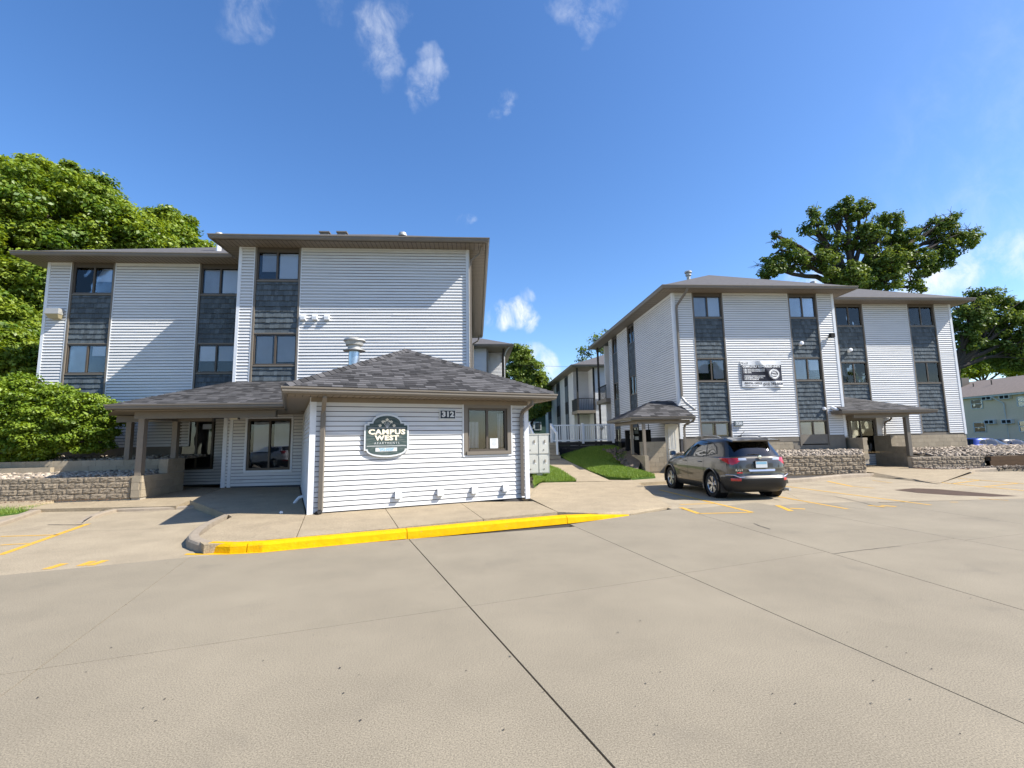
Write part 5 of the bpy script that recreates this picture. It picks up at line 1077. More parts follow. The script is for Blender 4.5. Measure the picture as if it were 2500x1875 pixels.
for (x0, z0, x1, z1) in ((8.26, .4, 8.38, 1.0), (8.43, .4, 8.55, 1.0), (8.26, 1.1, 8.38, 1.9), (8.43, 1.1, 8.55, 1.9)): b.box(x0, x1, 19.932, 19.94, z0, z0+.012).box(x0, x1, 19.932, 19.94, z1-.012, z1).box(x0, x0+.012, 19.932, 19.94, z0+.012, z1-.012).box(x1-.012, x1, 19.932, 19.94, z0+.012, z1-.012)
b.build('panel_moulding', M['trim_white'], dd); MB().lathe((8.25, 19.93, 1.08), [(.03, 0), (.03, .04), (0, .05)], 10, axis=(0, -1, 0)).build('handle', M['galv_dull'], dd)
MB().box(6.9, 8.1, 21.6, 21.7, .7, 1.95).build('panel', M['black'], MS)
for k, (x, z) in enumerate(((7.1, 1.55), (7.1, 1.75), (7.32, 1.5), (7.32, 1.78))): MB().box(x, x+.16, 21.5, 21.6, z, z+.16).build('meter', M['grey' if k % 2 else 'signwhite'], MS)
for k in range(3): MB().tube([(7.35+k*.22, 21.0, 1.5), (7.3+k*.24, 21.0, 2.2)], .02, 5).build('strut', M['black'], MS)
# ================================================================== mailbox cluster
Yb = 16.9
mx0, mx1 = at(1289, 1100, Yb).x, at(1341, 1100, Yb).x; mz1, mz0 = at(1310, 1059, Yb).z, at(1310, 1156, Yb).z
MBX = thing('mailbox_cluster', 'pale grey parcel locker box with four doors on pedestal beside the office', 'mailbox', ((mx0+mx1)/2, Yb+.2, WZ))
MB().box(mx0-.25, mx1, Yb+.02, Yb+.45, mz0, mz1-.03).build('case', M['mailbox'], MBX); MB().box(mx0-.27, mx1+.02, Yb-.01, Yb+.47, mz1-.03, mz1).build('lid', M['mailbox'], MBX)
mxm = (mx0+mx1)/2; 
for (x0, x1) in ((mx0-.2, mxm-.02), (mxm+.01, mx1-.03)):
    for (z0, z1) in ((mz0+.03, mz0+.62), (mz0+.70, mz1-.07)):
        dd = MB().box(x0, x1, Yb, Yb+.02, z0, z1).build('door', M['mailbox'], MBX)
        MB().box(x1-.14 if x0 > mxm else x1-.14, x1-.11, Yb-.02, Yb, (z0+z1)/2+.06, (z0+z1)/2+.16).build('key', M['kerb'], dd)
        MB().lathe(((x0+x1)/2, Yb-.001, z0+.12), [(.02, 0), (.02, .01), (0, .012)], 8, axis=(0, -1, 0)).build('lock', M['frame'], dd)
        MB().lathe((x1-.1, Yb-.001, (z0+z1)/2+.02), [(.025, 0), (.0, .006)], 8, axis=(0, -1, 0)).build('button', M['white'], dd)
for x in (mx0-.22, mxm-.015, mx1-.028): MB().box(x, x+.012, Yb-.002, Yb+.02, mz0+.01, mz1-.04).build('seam', M['grey'], MBX)
MB().box(mxm-.06, mxm+.13, Yb+.1, Yb+.3, WZ, mz0).build('pedestal', M['mailbox'], MBX); MB().box(mxm-.12, mxm+.2, Yb+.04, Yb+.36, WZ, WZ+.02).build('foot', M['galv_dull'], MBX)
b = MB(); text_mesh(b, "5", Vector((mxm+.035, Yb+.10, mz0-.12)), X1, FN, .10, off=.003, ext=.001, d=.003); b.build('digit', M['navy'], MBX)
rocks('gravel_patch', [(1.75, 16.4), (2.2, 16.4), (2.2, 18), (1.75, 18)], lambda x, y: .14, 160, 'gravel behind the mailbox pedestal', .02, .05)

# ================================================================== deck with white rail, stairs
DK = thing('white_deck_rail', 'white picket railing along the raised deck between the two blocks', 'railing', (5.9, 26, 1.45))
z0r, z1r = 1.46, 2.40
for x in (4.15, 5.9, 7.6): MB().box(x-.06, x+.06, 25.94, 26.06, 1.35, 2.47).build('rail_post', M['rail_white'], DK)
MB().box(4.15, 7.6, 25.97, 26.03, z1r-.07, z1r).build('top_rail', M['rail_white'], DK); MB().box(4.15, 7.6, 25.975, 26.025, z0r+.04, z0r+.11).build('bottom_rail', M['rail_white'], DK)
for k in range(29):
    x = 4.27+k*.115
    if abs(x-5.9) > .07: MB().box(x-.021, x+.021, 25.98, 26.02, z0r+.11, z1r-.07).build('baluster', M['rail_white'], DK)
pA, pB = at(1359, 1057, 24.4), at(1359, 1110, 24.4)
MB().box(pA.x-.05, pA.x+.05, 24.35, 24.45, pB.z, pA.z+.05).build('stair_post', M['rail_white'], DK)
MB().hexa([(4.12, 26, 2.33), (4.2, 26, 2.33), (pA.x+.04, 24.4, pA.z-.1), (pA.x-.04, 24.4, pA.z-.1), (4.12, 26, 2.41), (4.2, 26, 2.41), (pA.x+.04, 24.4, pA.z), (pA.x-.04, 24.4, pA.z)]).build('stair_rail', M['rail_white'], DK)
SR = thing('stair_rail', 'short white sloping stair rail above the mailbox box', 'railing', (2.9, 25, .6))
q0, q1 = at(1292, 1033, 26), at(1303, 1060, 24.4)
for q in (q0, q1): MB().box(q.x-.05, q.x+.05, q.y-.05, q.y+.05, q.z-1.0, q.z+.05).build('rail_post', M['rail_white'], SR)
MB().hexa([(q0.x-.03, q0.y, q0.z-.1), (q0.x+.03, q0.y, q0.z-.1), (q1.x+.03, q1.y, q1.z-.1), (q1.x-.03, q1.y, q1.z-.1), (q0.x-.03, q0.y, q0.z), (q0.x+.03, q0.y, q0.z), (q1.x+.03, q1.y, q1.z), (q1.x-.03, q1.y, q1.z)]).build('top_rail', M['rail_white'], SR)
for k in range(4): q = q0.lerp(q1, (k+.5)/4.5); MB().box(q.x-.02, q.x+.02, q.y-.02, q.y+.02, q.z-.9, q.z-.1).build('baluster', M['rail_white'], SR)
ST = thing('steps', 'block steps climbing to the deck between mailbox and white railing', 'steps', (3.8, 25, .6))
for k in range(5): MB().box(2.9, 4.35, 24.4+k*.32, 26.2, .6+k*.17, .76+k*.17).build('step', M['block'], ST)
TW = thing('timber_wall', 'dark timber wall under the white deck railing', 'timber wall', (6, 26, .7))
for k in range(5): MB().box(4.4, 7.9, 26.02+.02*(k % 2), 26.25, .5+k*.19, .68+k*.19).build('timber', M['timber_dk'], TW)
sheet('deck_floor', [(2.9, 26.0, 1.44), (8.8, 26.0, 1.44), (8.8, 34, 1.44), (2.9, 34, 1.44)], 'kerb')
tag(MB().lathe((6.95, 25.9, 2.2), [(.05, -.1), (.12, -.02), (.12, .05), (.04, .1), (0, .1)], 8).build('rail_ornament', M['galv_dull'], None), 'small pale ornament hung on the white deck railing', 'ornament')

# ================================================================== block behind the deck
B2 = thing('apartment_building', 'grey sided block with balconies seen between deck railing and building 320', 'building', (9, 38.6, 1))
YB2 = 38.6; xl = 8.55
fx_ = [at(x, 950, YB2).x for x in (1400, 1410, 1452, 1470, 1497)]
b = MB(); b.box(fx_[2], 20, YB2, YB2+.2, .5, 7.55); b.box(xl-.0, fx_[2], YB2+2.2, YB2+2.3, .5, 7.55); b.box(xl+.05, xl+.2, YB2+2.2, 58, .5, 7.55); b.box(fx_[2], fx_[2]+.1, YB2+.2, YB2+2.3, .5, 7.55); b.build('wall', M['siding'], B2)
bb = MB(); [bb.add(v, f) for v, f in siding_list(Vector((fx_[2], YB2, 0)), X1, FN, 4, .5, 7.55)+siding_list(Vector((xl, YB2+2.2, 0)), X1, FN, fx_[2]-xl, .5, 7.55)+siding_list(Vector((xl+.05, 58, 0)), YU, XN, 17.2, .5, 7.55)]; bb.build('siding_panel', M['siding'], B2, kind='stuff')
for y0, y1 in ((43.2, 44.6), (47.5, 49.3), (53.3, 55.3)): MB().box(xl-.03, xl+.04, y0, y1, .5, 7.55).build('window_column', M['shake'], B2); MB().box(xl-.06, xl-.03, y0+.1, y1-.1, 4.0, 5.1).box(xl-.06, xl-.03, y0+.1, y1-.1, 6.6, 7.4).build('window', M['dark'], B2)
for x, y in ((xl-.1, YB2), (fx_[2]-.06, YB2)): MB().box(x-.07, x+.07, y-.05, y+.09, .8, 7.55).build('balcony_post', M['timber_dk'], B2)
MB().box(xl-.2, fx_[2], YB2-.1, YB2+2.2, 3.75, 4.0).build('balcony_floor', M['soffit'], B2)
b = MB(); b.box(xl-.15, fx_[2], YB2-.05, YB2-.02, 4.95, 5.0); b.box(xl-.17, xl-.14, YB2, YB2+2.2, 4.95, 5.0)
for k in range(14): b.box(xl+k*.14-.1, xl+k*.14-.08, YB2-.045, YB2-.025, 4.0, 4.95)
b.build('balcony_rail', M['black'], B2); MB().box(xl-.16, xl-.15, YB2, YB2+2.2, 4.0, 4.95).build('balcony_screen', M['black'], B2)
MB().box(xl-.6, 20, YB2-.6, 58, 7.55, 7.6).build('soffit', M['soffit'], B2)
hip_roof(B2, xl-.63, 20, YB2-.63, 58.5, 7.72, .40); gb = MB(); gutter(gb, [(xl-.6, 58.4, 7.72), (xl-.6, YB2-.6, 7.72), (20, YB2-.6, 7.72)], h=.16); gb.build('gutter', M['brown'], B2)

# ================================================================== far buildings
H1 = thing('house', 'distant two tone house, red above green, behind the deck', 'house', (6, 62, 1))
YH = 62.0; hA, hB = at(1262, 1062, YH), at(1362, 930, YH); zm = at(1320, 1012, YH).z
MB().box(hA.x-6, hB.x+3, YH, YH+8, .5, zm).build('lower_wall', M['green'], H1); MB().box(hA.x-6, hB.x+3, YH, YH+8, zm+.3, 7.6).build('upper_wall', M['red'], H1)
MB().box(hA.x-6, hB.x+3, YH-.5, YH, zm, zm+.3).build('band', M['signwhite'], H1)
for (x0, y0, x1, y1) in ((1306, 1031, 1317, 1049), (1318, 1031, 1320, 1049), (1290, 1016-16, 1308, 1016-2), (1346, 1000, 1352, 1012), (1290, 1030, 1303, 1045)):
    u_, v_ = at(x0, y1, YH), at(x1, y0, YH); wv = MB().box(u_.x-.06, v_.x+.06, YH-.08, YH-.01, u_.z-.06, v_.z+.06).build('window', M['signwhite'], H1); MB().box(u_.x+.04, v_.x-.04, YH-.10, YH-.08, u_.z+.05, v_.z-.05).build('pane', M['glass'], wv); MB().box(u_.x+.04, v_.x-.04, YH-.082, YH-.080, u_.z+.05, v_.z-.05).build('blind', M['blind2'], wv)
MB().add([(hA.x-7, YH-.7, 7.6), (hB.x+4, YH-.7, 7.6), (hB.x+4, YH+4, 9.4), (hA.x-7, YH+4, 9.4), (hA.x-7, YH+9, 7.6), (hB.x+4, YH+9, 7.6)], [(0, 1, 2, 3), (3, 2, 5, 4)]).build('roof', M['shingle_far'], H1)
# tan apartment building at far right, its long face runs away from us
TB = thing('apartment_building', 'tan painted brick two storey building with taupe roof at right edge', 'building', (56, 48, -1))
XT = 56.0; OTn = Vector((XT, 75, 0)); tl = lambda y: 75-y
wins = []; 
def tpx(x, y): return atx(x, y, XT)
e1_ = tpx(2420, 969).z; 
MB().box(XT, XT+12, 20, 75, -1.5, e1_).build('wall', M['tan'], TB)
MB().box(XT-.5, XT+12.5, 19, 76, e1_, e1_+.18).build('fascia', M['signwhite'], TB)
zr = e1_+.2+6.5*.36
MB().add([(XT-.6, 18.8, e1_+.19), (XT-.6, 76, e1_+.19), (XT+6, 76, zr), (XT+6, 18.8, zr), (XT+12.6, 76, e1_+.19), (XT+12.6, 18.8, e1_+.19)], [(0, 3, 2, 1), (3, 5, 4, 2), (0, 5, 3), (1, 2, 4)]).build('roof', M['roof_tan'], TB)
def twin(px0, py0, px1, py1):
    a, b_ = tpx(px0, py1), tpx(px1, py0); y0, y1 = sorted((a.y, b_.y)); z0, z1 = a.z, b_.z
    w = MB().box(XT-.07, XT-.01, y0-.06, y0+.02, z0, z1).box(XT-.07, XT-.01, y1-.02, y1+.06, z0, z1).box(XT-.07, XT-.01, y0+.02, y1-.02, z0-.05, z0+.03).box(XT-.07, XT-.01, y0+.02, y1-.02, z1-.03, z1+.05).box(XT-.07, XT-.01, y0+.02, y1-.02, (z0+z1)/2-.03, (z0+z1)/2+.03).build('window', M['signwhite'], TB)
    MB().box(XT-.04, XT-.03, y0+.02, y1-.02, z0+.03, (z0+z1)/2-.03).box(XT-.05, XT-.04, y0+.02, y1-.02, (z0+z1)/2+.03, z1-.03).build('pane', M['glass'], w); MB().box(XT-.02, XT-.012, y0+.02, y1-.02, z0+.02, z1-.02).build('interior', M['dark'], w)
twin(2374, 974, 2397, 998); twin(2381, 1031, 2405, 1055); twin(2487, 967, 2512, 992); twin(2492, 1027, 2516, 1054)
def tac(px, py):
    a = tpx(px, py); MB().box(XT-.35, XT-.01, a.y-.5, a.y+.5, a.z-.22, a.z+.22).build('air_conditioner', M['trim_white'], TB); MB().box(XT-.36, XT-.352, a.y-.42, a.y-.05, a.z-.16, a.z+.16).box(XT-.36, XT-.352, a.y+.05, a.y+.42, a.z-.16, a.z+.16).build('air_conditioner_grille', M['dark'], TB)
tac(2414, 972); tac(2458, 969); tac(2421, 1030); tac(2464, 1029)
a1_, a2_ = tpx(2430, 968), tpx(2456, 1100)
MB().tube([(XT-.5, a1_.y, e1_), (XT-.1, a1_.y-.8, e1_-.8), (XT-.08, a1_.y-.8, -.8)], .07, 6).build('downspout', M['trim_white'], TB)
for px, py in ((2376, 938), (2420, 930)): a = atx(px, py, XT+3.5); MB().tube([(a.x, a.y, a.z-.5), (a.x, a.y, a.z+.1)], .06, 6).build('vent_pipe', M['frame'], TB)
a = atx(2349, 945, XT+4.5); MB().box(XT+4, XT+5, a.y-.5, a.y+.3, e1_+1, zr+.4).build('chimney', M['brown'], TB)
sheet('far_lot', [(24, 24.5, -.28), (60, 24.5, -.28), (60, 60, -.28), (24, 60, -.28)], 'conc')
# overhead wire
wa, wb = at(1342, 894, 50), at(1400, 896, 50); tag(MB().tube([(wa.x-8, 50, wa.z+.3), tuple(wa), tuple(wb), (wb.x+10, 50, wb.z+.2)], .012, 4).build('overhead_wire', M['black'], None), 'thin dark overhead wire crossing sky left of the balcony block', 'wire')

rocks('loose_stones', [(6.2, 19.2), (6.6, 19.2), (7.0, 22.4), (6.0, 22.3)], lambda x, y: .22+(y-18.8)*.24, 160, 'dark stones and dug earth between lawn slope and meter shelter', .03, .10, 'soil')
# ================================================================== cars
def paint(name, col, metal=.55, rough=.32):
    m = bpy.data.materials.new(name); m.use_nodes = True; b = m.node_tree.nodes['Principled BSDF']
    b.inputs['Base Color'].default_value = (*col, 1); b.inputs['Metallic'].default_value = metal; b.inputs['Roughness'].default_value = rough; b.inputs['Coat Weight'].default_value = .9; b.inputs['Coat Roughness'].default_value = .04
    return m
M['paint_taupe'] = paint('car_paint_taupe', (.074, .066, .056)); M['paint_blue'] = paint('car_paint_blue', (.012, .035, .22)); M['paint_dark'] = paint('car_paint_dark', (.02, .02, .025))
M['paint_white'] = paint('car_paint_white', (.7, .7, .7), 0, .3)
M['carblack'] = mat('car_trim_black', (.018, .018, .018), .45); M['tyre'] = mat('tyre', (.016, .016, .016), .85); M['chrome'] = mat('chrome', (.75, .75, .76), .12, metal=1.0); M['rim'] = mat('rim_silver', (.55, .55, .56), .28, metal=.85)
M['red_lens'] = paint('tail_lens', (.42, .008, .010), 0, .15); M['clear_lens'] = paint('clear_lens', (.55, .56, .58), .4, .15)
PROF = dict(
 z=[.20, .26, .34, .45, .58, .62, .72, .82, .90, .97, 1.02, 1.07, 1.10, 1.16, 1.25, 1.36, 1.46, 1.53, 1.58, 1.615, 1.64, 1.655, 1.66],
 w=[.78, .86, .895, .905, .912, .915, .922, .922, .918, .908, .895, .880, .868, .845, .812, .772, .730, .695, .655, .59, .46, .28, .02],
 f=[2.00, 2.14, 2.20, 2.24, 2.26, 2.26, 2.24, 2.20, 2.12, 1.98, 1.72, 1.36, 1.12, .99, .84, .62, .38, .18, .0, -.18, -.42, -.62, -.75],
 r=[-2.06, -2.18, -2.25, -2.29, -2.31, -2.24, -2.23, -2.23, -2.22, -2.21, -2.195, -2.18, -2.165, -2.13, -2.08, -2.01, -1.945, -1.90, -1.86, -1.78, -1.6, -1.35, -.85])
def car(name, label, cat, loc, rz, pm, kind='suv', detail=True, scale=(1, 1, 1), group=None):
    T = thing(name, label, cat, loc, rz, group); W_ = wmat(T)
    sx, sy, sz = scale
    z = np.array(PROF['z']); nz_ = 84 if detail else 50; nt_ = 400 if detail else 220
    t = np.linspace(0, 1, nz_); cum = np.concatenate([[0], np.cumsum(np.sqrt(np.diff(z)**2+.15*np.diff(PROF['w'])**2+.05*np.diff(PROF['f'])**2))]); cum /= cum[-1]
    def ip(k):
        v = np.interp(t, cum, PROF[k]); 
        for _ in range(2): v[1:-1] = (v[:-2]+2*v[1:-1]+v[2:])/4
        return v
    Z, Wd, Fr, Re = ip('z'), ip('w'), ip('f'), ip('r'); V = np.zeros((nz_, nt_, 3))
    th = np.linspace(0, 2*np.pi, 2400, endpoint=False)
    for i in range(nz_):
        n = 5.5 if Z[i] < 1.1 else 4.6-1.2*min(1, (Z[i]-1.1)/.5); nf = 3.6 if Z[i] < 1.1 else 3.4
        c, s_ = np.cos(th), np.sin(th); ex = np.where(s_ > 0, 2/nf, 2/n); yc = (Fr[i]+Re[i])/2; L = (Fr[i]-Re[i])/2
        x = Wd[i]*np.sign(c)*np.abs(c)**ex; y = yc+L*np.sign(s_)*np.abs(s_)**ex
        ring = np.stack([x, y], 1); d = np.r_[0, np.cumsum(np.linalg.norm(np.diff(np.vstack([ring, ring[:1]]), axis=0), axis=1))]
        q = np.linspace(0, d[-1], nt_, endpoint=False); rr = np.vstack([ring, ring[:1]])
        V[i, :, 0] = np.interp(q, d, rr[:, 0]); V[i, :, 1] = np.interp(q, d, rr[:, 1]); V[i, :, 2] = Z[i]
    # start angle differs per ring only slightly; wheel arches: snap to the circle
    for ya in (1.33, -1.33):
        dy, dz = V[..., 1]-ya, V[..., 2]-.37; rr = np.hypot(dy, dz); m = (np.abs(rr-.405) < .022) & (np.abs(V[..., 0]) > .5)
        V[..., 1][m] = ya+dy[m]/rr[m]*.405; V[..., 2][m] = .37+dz[m]/rr[m]*.405
    idx = np.arange(nz_*nt_).reshape(nz_, nt_); nx = np.roll(idx, -1, 1)
    Fq = np.stack([idx[:-1], nx[:-1], nx[1:], idx[1:]], -1).reshape(-1, 4); Vf = V.reshape(-1, 3); ctr = Vf[Fq].mean(1); x, y, zc = ctr.T
    nrm = np.cross(Vf[Fq[:, 1]]-Vf[Fq[:, 0]], Vf[Fq[:, 3]]-Vf[Fq[:, 0]]); nrm /= np.linalg.norm(nrm, axis=1)[:, None]+1e-9
    keep = np.ones(len(Fq), bool)
    for ya in (1.33, -1.33): keep &= ~((np.hypot(y-ya, zc-.37) < .405) & (np.abs(x) > .5))
    def poly(px, pz, pts):
        c = np.zeros(len(px), bool); j = len(pts)-1
        for i in range(len(pts)):
            (xi, yi), (xj, yj) = pts[i], pts[j]
            c ^= ((yi > pz) != (yj > pz)) & (px < (xj-xi)*(pz-yi)/((yj-yi)+1e-12)+xi); j = i
        return c
    side = np.abs(nrm[:, 0]) > .55; rear = (y < -1.6) & (nrm[:, 1] < -.5); front = (y > .1) & (nrm[:, 1] > .35) & (zc > 1.12)
    part = np.full(len(Fq), 'body_', dtype=object)
    wins_ = {'side_window_a': [(.98, 1.115), (.80, 1.235), (.40, 1.46), (.16, 1.535), (-.03, 1.55), (-.03, 1.10)], 'side_window_b': [(-.10, 1.10), (-.10, 1.55), (-.62, 1.545), (-.92, 1.52), (-1.02, 1.14)], 'side_window_c': [(-1.08, 1.145), (-.98, 1.515), (-1.22, 1.48), (-1.44, 1.36), (-1.52, 1.22)]}
    big = [(1.06, 1.09), (.82, 1.26), (.40, 1.49), (.16, 1.57), (-.62, 1.575), (-1.22, 1.51), (-1.50, 1.37), (-1.60, 1.19), (-1.0, 1.10), (-.1, 1.08)]
    part[side & poly(y, zc, big)] = 'window_trim'
    for k, pts in wins_.items(): part[side & poly(y, zc, pts)] = k
    rw = rear & (zc > 1.13) & (zc < 1.50) & (np.abs(x) < .74-.35*(zc-1.13)); part[rear & (zc > 1.10) & (zc < 1.525) & (np.abs(x) < .775-.35*(zc-1.13))] = 'window_trim'; part[rw] = 'rear_window'
    part[front & (zc < 1.58) & (np.abs(x) < .80-.42*(zc-1.12))] = 'windshield'
    part[(zc < .40) & side] = 'cladding'; part[(zc < .60) & (y < -1.80)] = 'bumper'; part[(zc < .45) & (y > 1.9)] = 'bumper'
    part[(y < -2.0) & (zc > .44) & (zc < .62) & (zc > .58-.0) & (np.abs(x) < .62)] = 'body_'
    tl = rear & (np.abs(x) > .50) & (zc > .925+.0) & (zc < 1.095) & (zc > 1.10-(np.abs(x)-.42)*.75); tls = side & (y < -1.72) & (zc < 1.095) & (zc > 1.085-(-1.70-y)*.42) & (zc > .92); part[tl | tls] = 'tail_light'
    tlc = ((y < -2.0) & (np.abs(x) > .80) & (zc > .92) & (zc < 1.095)); part[tlc] = 'tail_light'
    part[rear & (np.abs(x) > .36) & (np.abs(x) <= .56) & (zc > 1.035) & (zc < 1.09)] = 'reverse_light'
    part[rear & (np.abs(x) > .58) & (np.abs(x) < .78) & (zc > .50) & (zc < .565)] = 'reflector'
    part[(y > 2.0) & (np.abs(x) > .50) & (zc > .80) & (zc < .95)] = 'headlight'
    mats_ = {'body_': pm, 'window_trim': 'carblack', 'side_window_a': 'carglass', 'side_window_b': 'carglass', 'side_window_c': 'carglass', 'rear_window': 'carglass', 'windshield': 'carglass', 'cladding': 'carblack', 'bumper': 'carblack', 'tail_light': 'red_lens', 'reverse_light': 'clear_lens', 'reflector': 'red_lens', 'headlight': 'clear_lens'}
    names = {'body_': 'body', 'side_window_a': 'side_window', 'side_window_b': 'side_window', 'side_window_c': 'side_window'}
    Wm = np.array(W_); sc = np.array(scale)
    body = None
    def emit(mask, nm, m, par):
        f = Fq[mask]; 
        if not len(f): return None
        u, inv = np.unique(f.ravel(), return_inverse=True); vv = (Vf[u]*sc)@Wm[:3, :3].T+Wm[:3, 3]
        return npmesh(nm, vv, inv.reshape(-1, 4), M[m], np.zeros(len(f)), parent=par, smooth=True)
    for k, m in mats_.items():
        mk = keep & (part == k)
        if k in ('body_', 'window_trim', 'cladding', 'bumper', 'windshield', 'rear_window'): o = emit(mk, names.get(k, k), m, T); 
        else:
            for sg in (-1, 1): o = emit(mk & (np.sign(x) == sg), names.get(k, k), m, T)
        if k == 'body_': body = o
    L2W = lambda p: tuple(W_ @ Vector((p[0]*sx, p[1]*sy, p[2]*sz)))
    def bld(b, nm, m, par=T, smooth=False):
        b.v = [L2W(v) for v in b.v]; return b.build(nm, M[m], par, smooth=smooth)
    bw_ = lambda zz: float(np.interp(zz, PROF['z'], PROF['w'])); br_ = lambda zz: float(np.interp(zz, PROF['z'], PROF['r']))
    # dark interior so the glass has depth: floor, seats, wheel wells
    b = MB(); b.box(-.70, .70, -2.0, 2.0, .22, .55).box(-.80, .80, -2.0, -1.75, .5, .95); bld(b, 'underbody', 'carblack')
    b = MB()
    for x0 in (-.58, .10): b.box(x0, x0+.48, -.05, .1, .5, 1.18).box(x0+.12, x0+.36, -.06, .05, 1.2, 1.38).box(x0, x0+.48, -.95, -.80, .5, 1.14)
    bld(b, 'seats', 'dark')
    for ya in (1.33, -1.33):
        for sg in (-1, 1):
            xo = sg*.90
            b = MB(); pts = [(sg*.915, ya+.42*math.cos(a), .37+.42*math.sin(a)) for a in np.linspace(-.35, math.pi+.35, 22)]; b.tube(pts, .022, 6); bld(b, 'arch_trim', pm if kind == 'suv' else pm, smooth=True)
            b = MB(); b.lathe((sg*.62, ya, .37), [(.41, 0), (.41, sg*.28)], 30, axis=(1, 0, 0)); bld(b, 'wheel_well', 'black')
            wt = MB(); R = .355; pr = [(R*.62, 0), (R*.64, .0), (R*.80, .012), (R*.94, .006), (R, -.02), (R*1.01, -.06), (R*1.01, -.16), (R, -.20), (R*.9, -.22), (R*.6, -.22)]
            wt.lathe((sg*.885, ya, R), [(r_, sg*h_) for r_, h_ in pr], 40, axis=(1, 0, 0)); wh = bld(wt, 'wheel', 'tyre', smooth=True)
            rb_ = MB(); rb_.lathe((sg*.885, ya, R), [(R*.665, sg*-.005), (R*.64, sg*.006), (R*.60, sg*-.01), (R*.58, sg*-.10)], 40, axis=(1, 0, 0)); rb_.lathe((sg*.885, ya, R), [(R*.19, sg*-.03), (R*.17, sg*-.008), (0, sg*-.004)], 16, axis=(1, 0, 0))
            for k in range(5):
                for dd in (-.20, .20):
                    a = 2*math.pi*k/5+math.pi/2+dd; ai = 2*math.pi*k/5+math.pi/2+dd*.45
                    p0, p1 = (math.cos(ai)*R*.14, math.sin(ai)*R*.14), (math.cos(a)*R*.63, math.sin(a)*R*.63); n_ = Vector((-math.sin(a), math.cos(a)))
                    w0, w1 = .016, .026; xo0, xo1 = sg*(.885-.022), sg*(.885-.004)
                    P_ = lambda p, s_, xx: (xx, ya+p[0]+n_.x*s_, R+p[1]+n_.y*s_)
                    rb_.hexa([P_(p0, -w0, xo0-sg*.03), P_(p0, w0, xo0-sg*.03), P_(p1, w1, xo1-sg*.03), P_(p1, -w1, xo1-sg*.03), P_(p0, -w0, xo0), P_(p0, w0, xo0), P_(p1, w1, xo1), P_(p1, -w1, xo1)])
            bld(rb_, 'rim', 'rim', wh); b = MB(); b.lathe((sg*.80, ya, R), [(R*.6, 0), (0, 0)], 24, axis=(1, 0, 0)); bld(b, 'brake', 'black', wh)
    for sg in (-1, 1):
        b = MB(); b.hexa([(sg*.92, .84, 1.10), (sg*1.06, .80, 1.10), (sg*1.05, .94, 1.10), (sg*.90, .97, 1.10), (sg*.92, .86, 1.25), (sg*1.07, .82, 1.24), (sg*1.05, .90, 1.22), (sg*.90, .93, 1.24)]); bld(b, 'mirror', pm)
        b = MB(); b.box(sg*.985-.07, sg*.985+.07, .795, .80, 1.115, 1.23)
        bld(b, 'mirror_glass', 'chrome')
        for ys in (.02, -.98) if detail else (.02,):
            b = MB(); zz = np.linspace(.45, 1.09, 9)
            for a_, b2 in zip(zz[:-1], zz[1:]):
                f = lambda q: -.16*max(0, (.75-q))*0
                wa_, wb_ = bw_(a_)*sg*1.0015, bw_(b2)*sg*1.0015
                b.add([(wa_, ys-.005, a_), (wa_, ys+.005, a_), (wb_, ys+.005, b2), (wb_, ys-.005, b2)], [(0, 1, 2, 3)])
            bld(b, 'door_seam', 'black')
        for ys in (.18, -.78):
            b = MB(); xw = bw_(.95)*sg; b.tube([(xw, ys-.10, .96), (xw+sg*.03, ys-.07, .965), (xw+sg*.03, ys+.07, .965), (xw, ys+.10, .96)], .014, 6); bld(b, 'door_handle', pm)
        if kind == 'suv':
            b = MB(); b.tube([(sg*.60, .05, 1.61), (sg*.61, -.08, 1.672), (sg*.61, -.6, 1.695), (sg*.60, -1.25, 1.672), (sg*.585, -1.42, 1.62)], .02, 6); bld(b, 'roof_rail', 'galv_dull', smooth=True)
        b = MB(); b.box(sg*.80-.10, sg*.80+.10, -1.82, -1.79, .18, .42); bld(b, 'mud_flap', 'carblack')
    if kind == 'suv':
        b = MB(); b.hexa([(-.66, -2.10, 1.515), (.66, -2.10, 1.515), (.66, -1.72, 1.56), (-.66, -1.72, 1.56), (-.64, -2.12, 1.545), (.64, -2.12, 1.545), (.60, -1.60, 1.63), (-.60, -1.60, 1.63)]); bld(b, 'spoiler', pm)
        b = MB(); b.box(-.16, .16, -2.245, -2.21, .84, 1.02); bld(b, 'plate_recess', pm)
        b = MB(); b.box(-.155, .155, -2.262, -2.25, .835, .995); lp = bld(b, 'licence_plate', 'signwhite'); b = MB(); b.box(-.165, .165, -2.256, -2.248, .825, 1.005); bld(b, 'plate_frame', 'black', lp)
        b = MB(); b.box(-.14, .14, -2.2635, -2.262, .925, .985); bld(b, 'plate_band', 'bluetxt', lp)
        b = MB(); b.hexa([(-.34, -2.275, .745), (.34, -2.275, .745), (.34, -2.23, .74), (-.34, -2.23, .74), (-.36, -2.262, .79), (.36, -2.262, .79), (.36, -2.23, .80), (-.36, -2.23, .80)]); bld(b, 'plate_garnish', 'rim')
        b = MB(); zz = .615
        b.tube([(-.86, -2.03, .66), (-.72, -2.20, .655), (-.60, -2.25, .60), (.60, -2.25, .60), (.72, -2.20, .655), (.86, -2.03, .66)], .010, 6); bld(b, 'bumper_line', 'chrome')
        b = MB(); b.lathe((0, -2.20, 1.105), [(.055, 0), (.05, .015), (0, .018)], 16, axis=(0, -1, 0)); bld(b, 'badge', 'chrome')
        b = MB(); b.tube([(.05, -2.12, 1.165), (-.10, -2.135, 1.18), (-.32, -2.12, 1.165)], .012, 5); bld(b, 'rear_wiper', 'black')
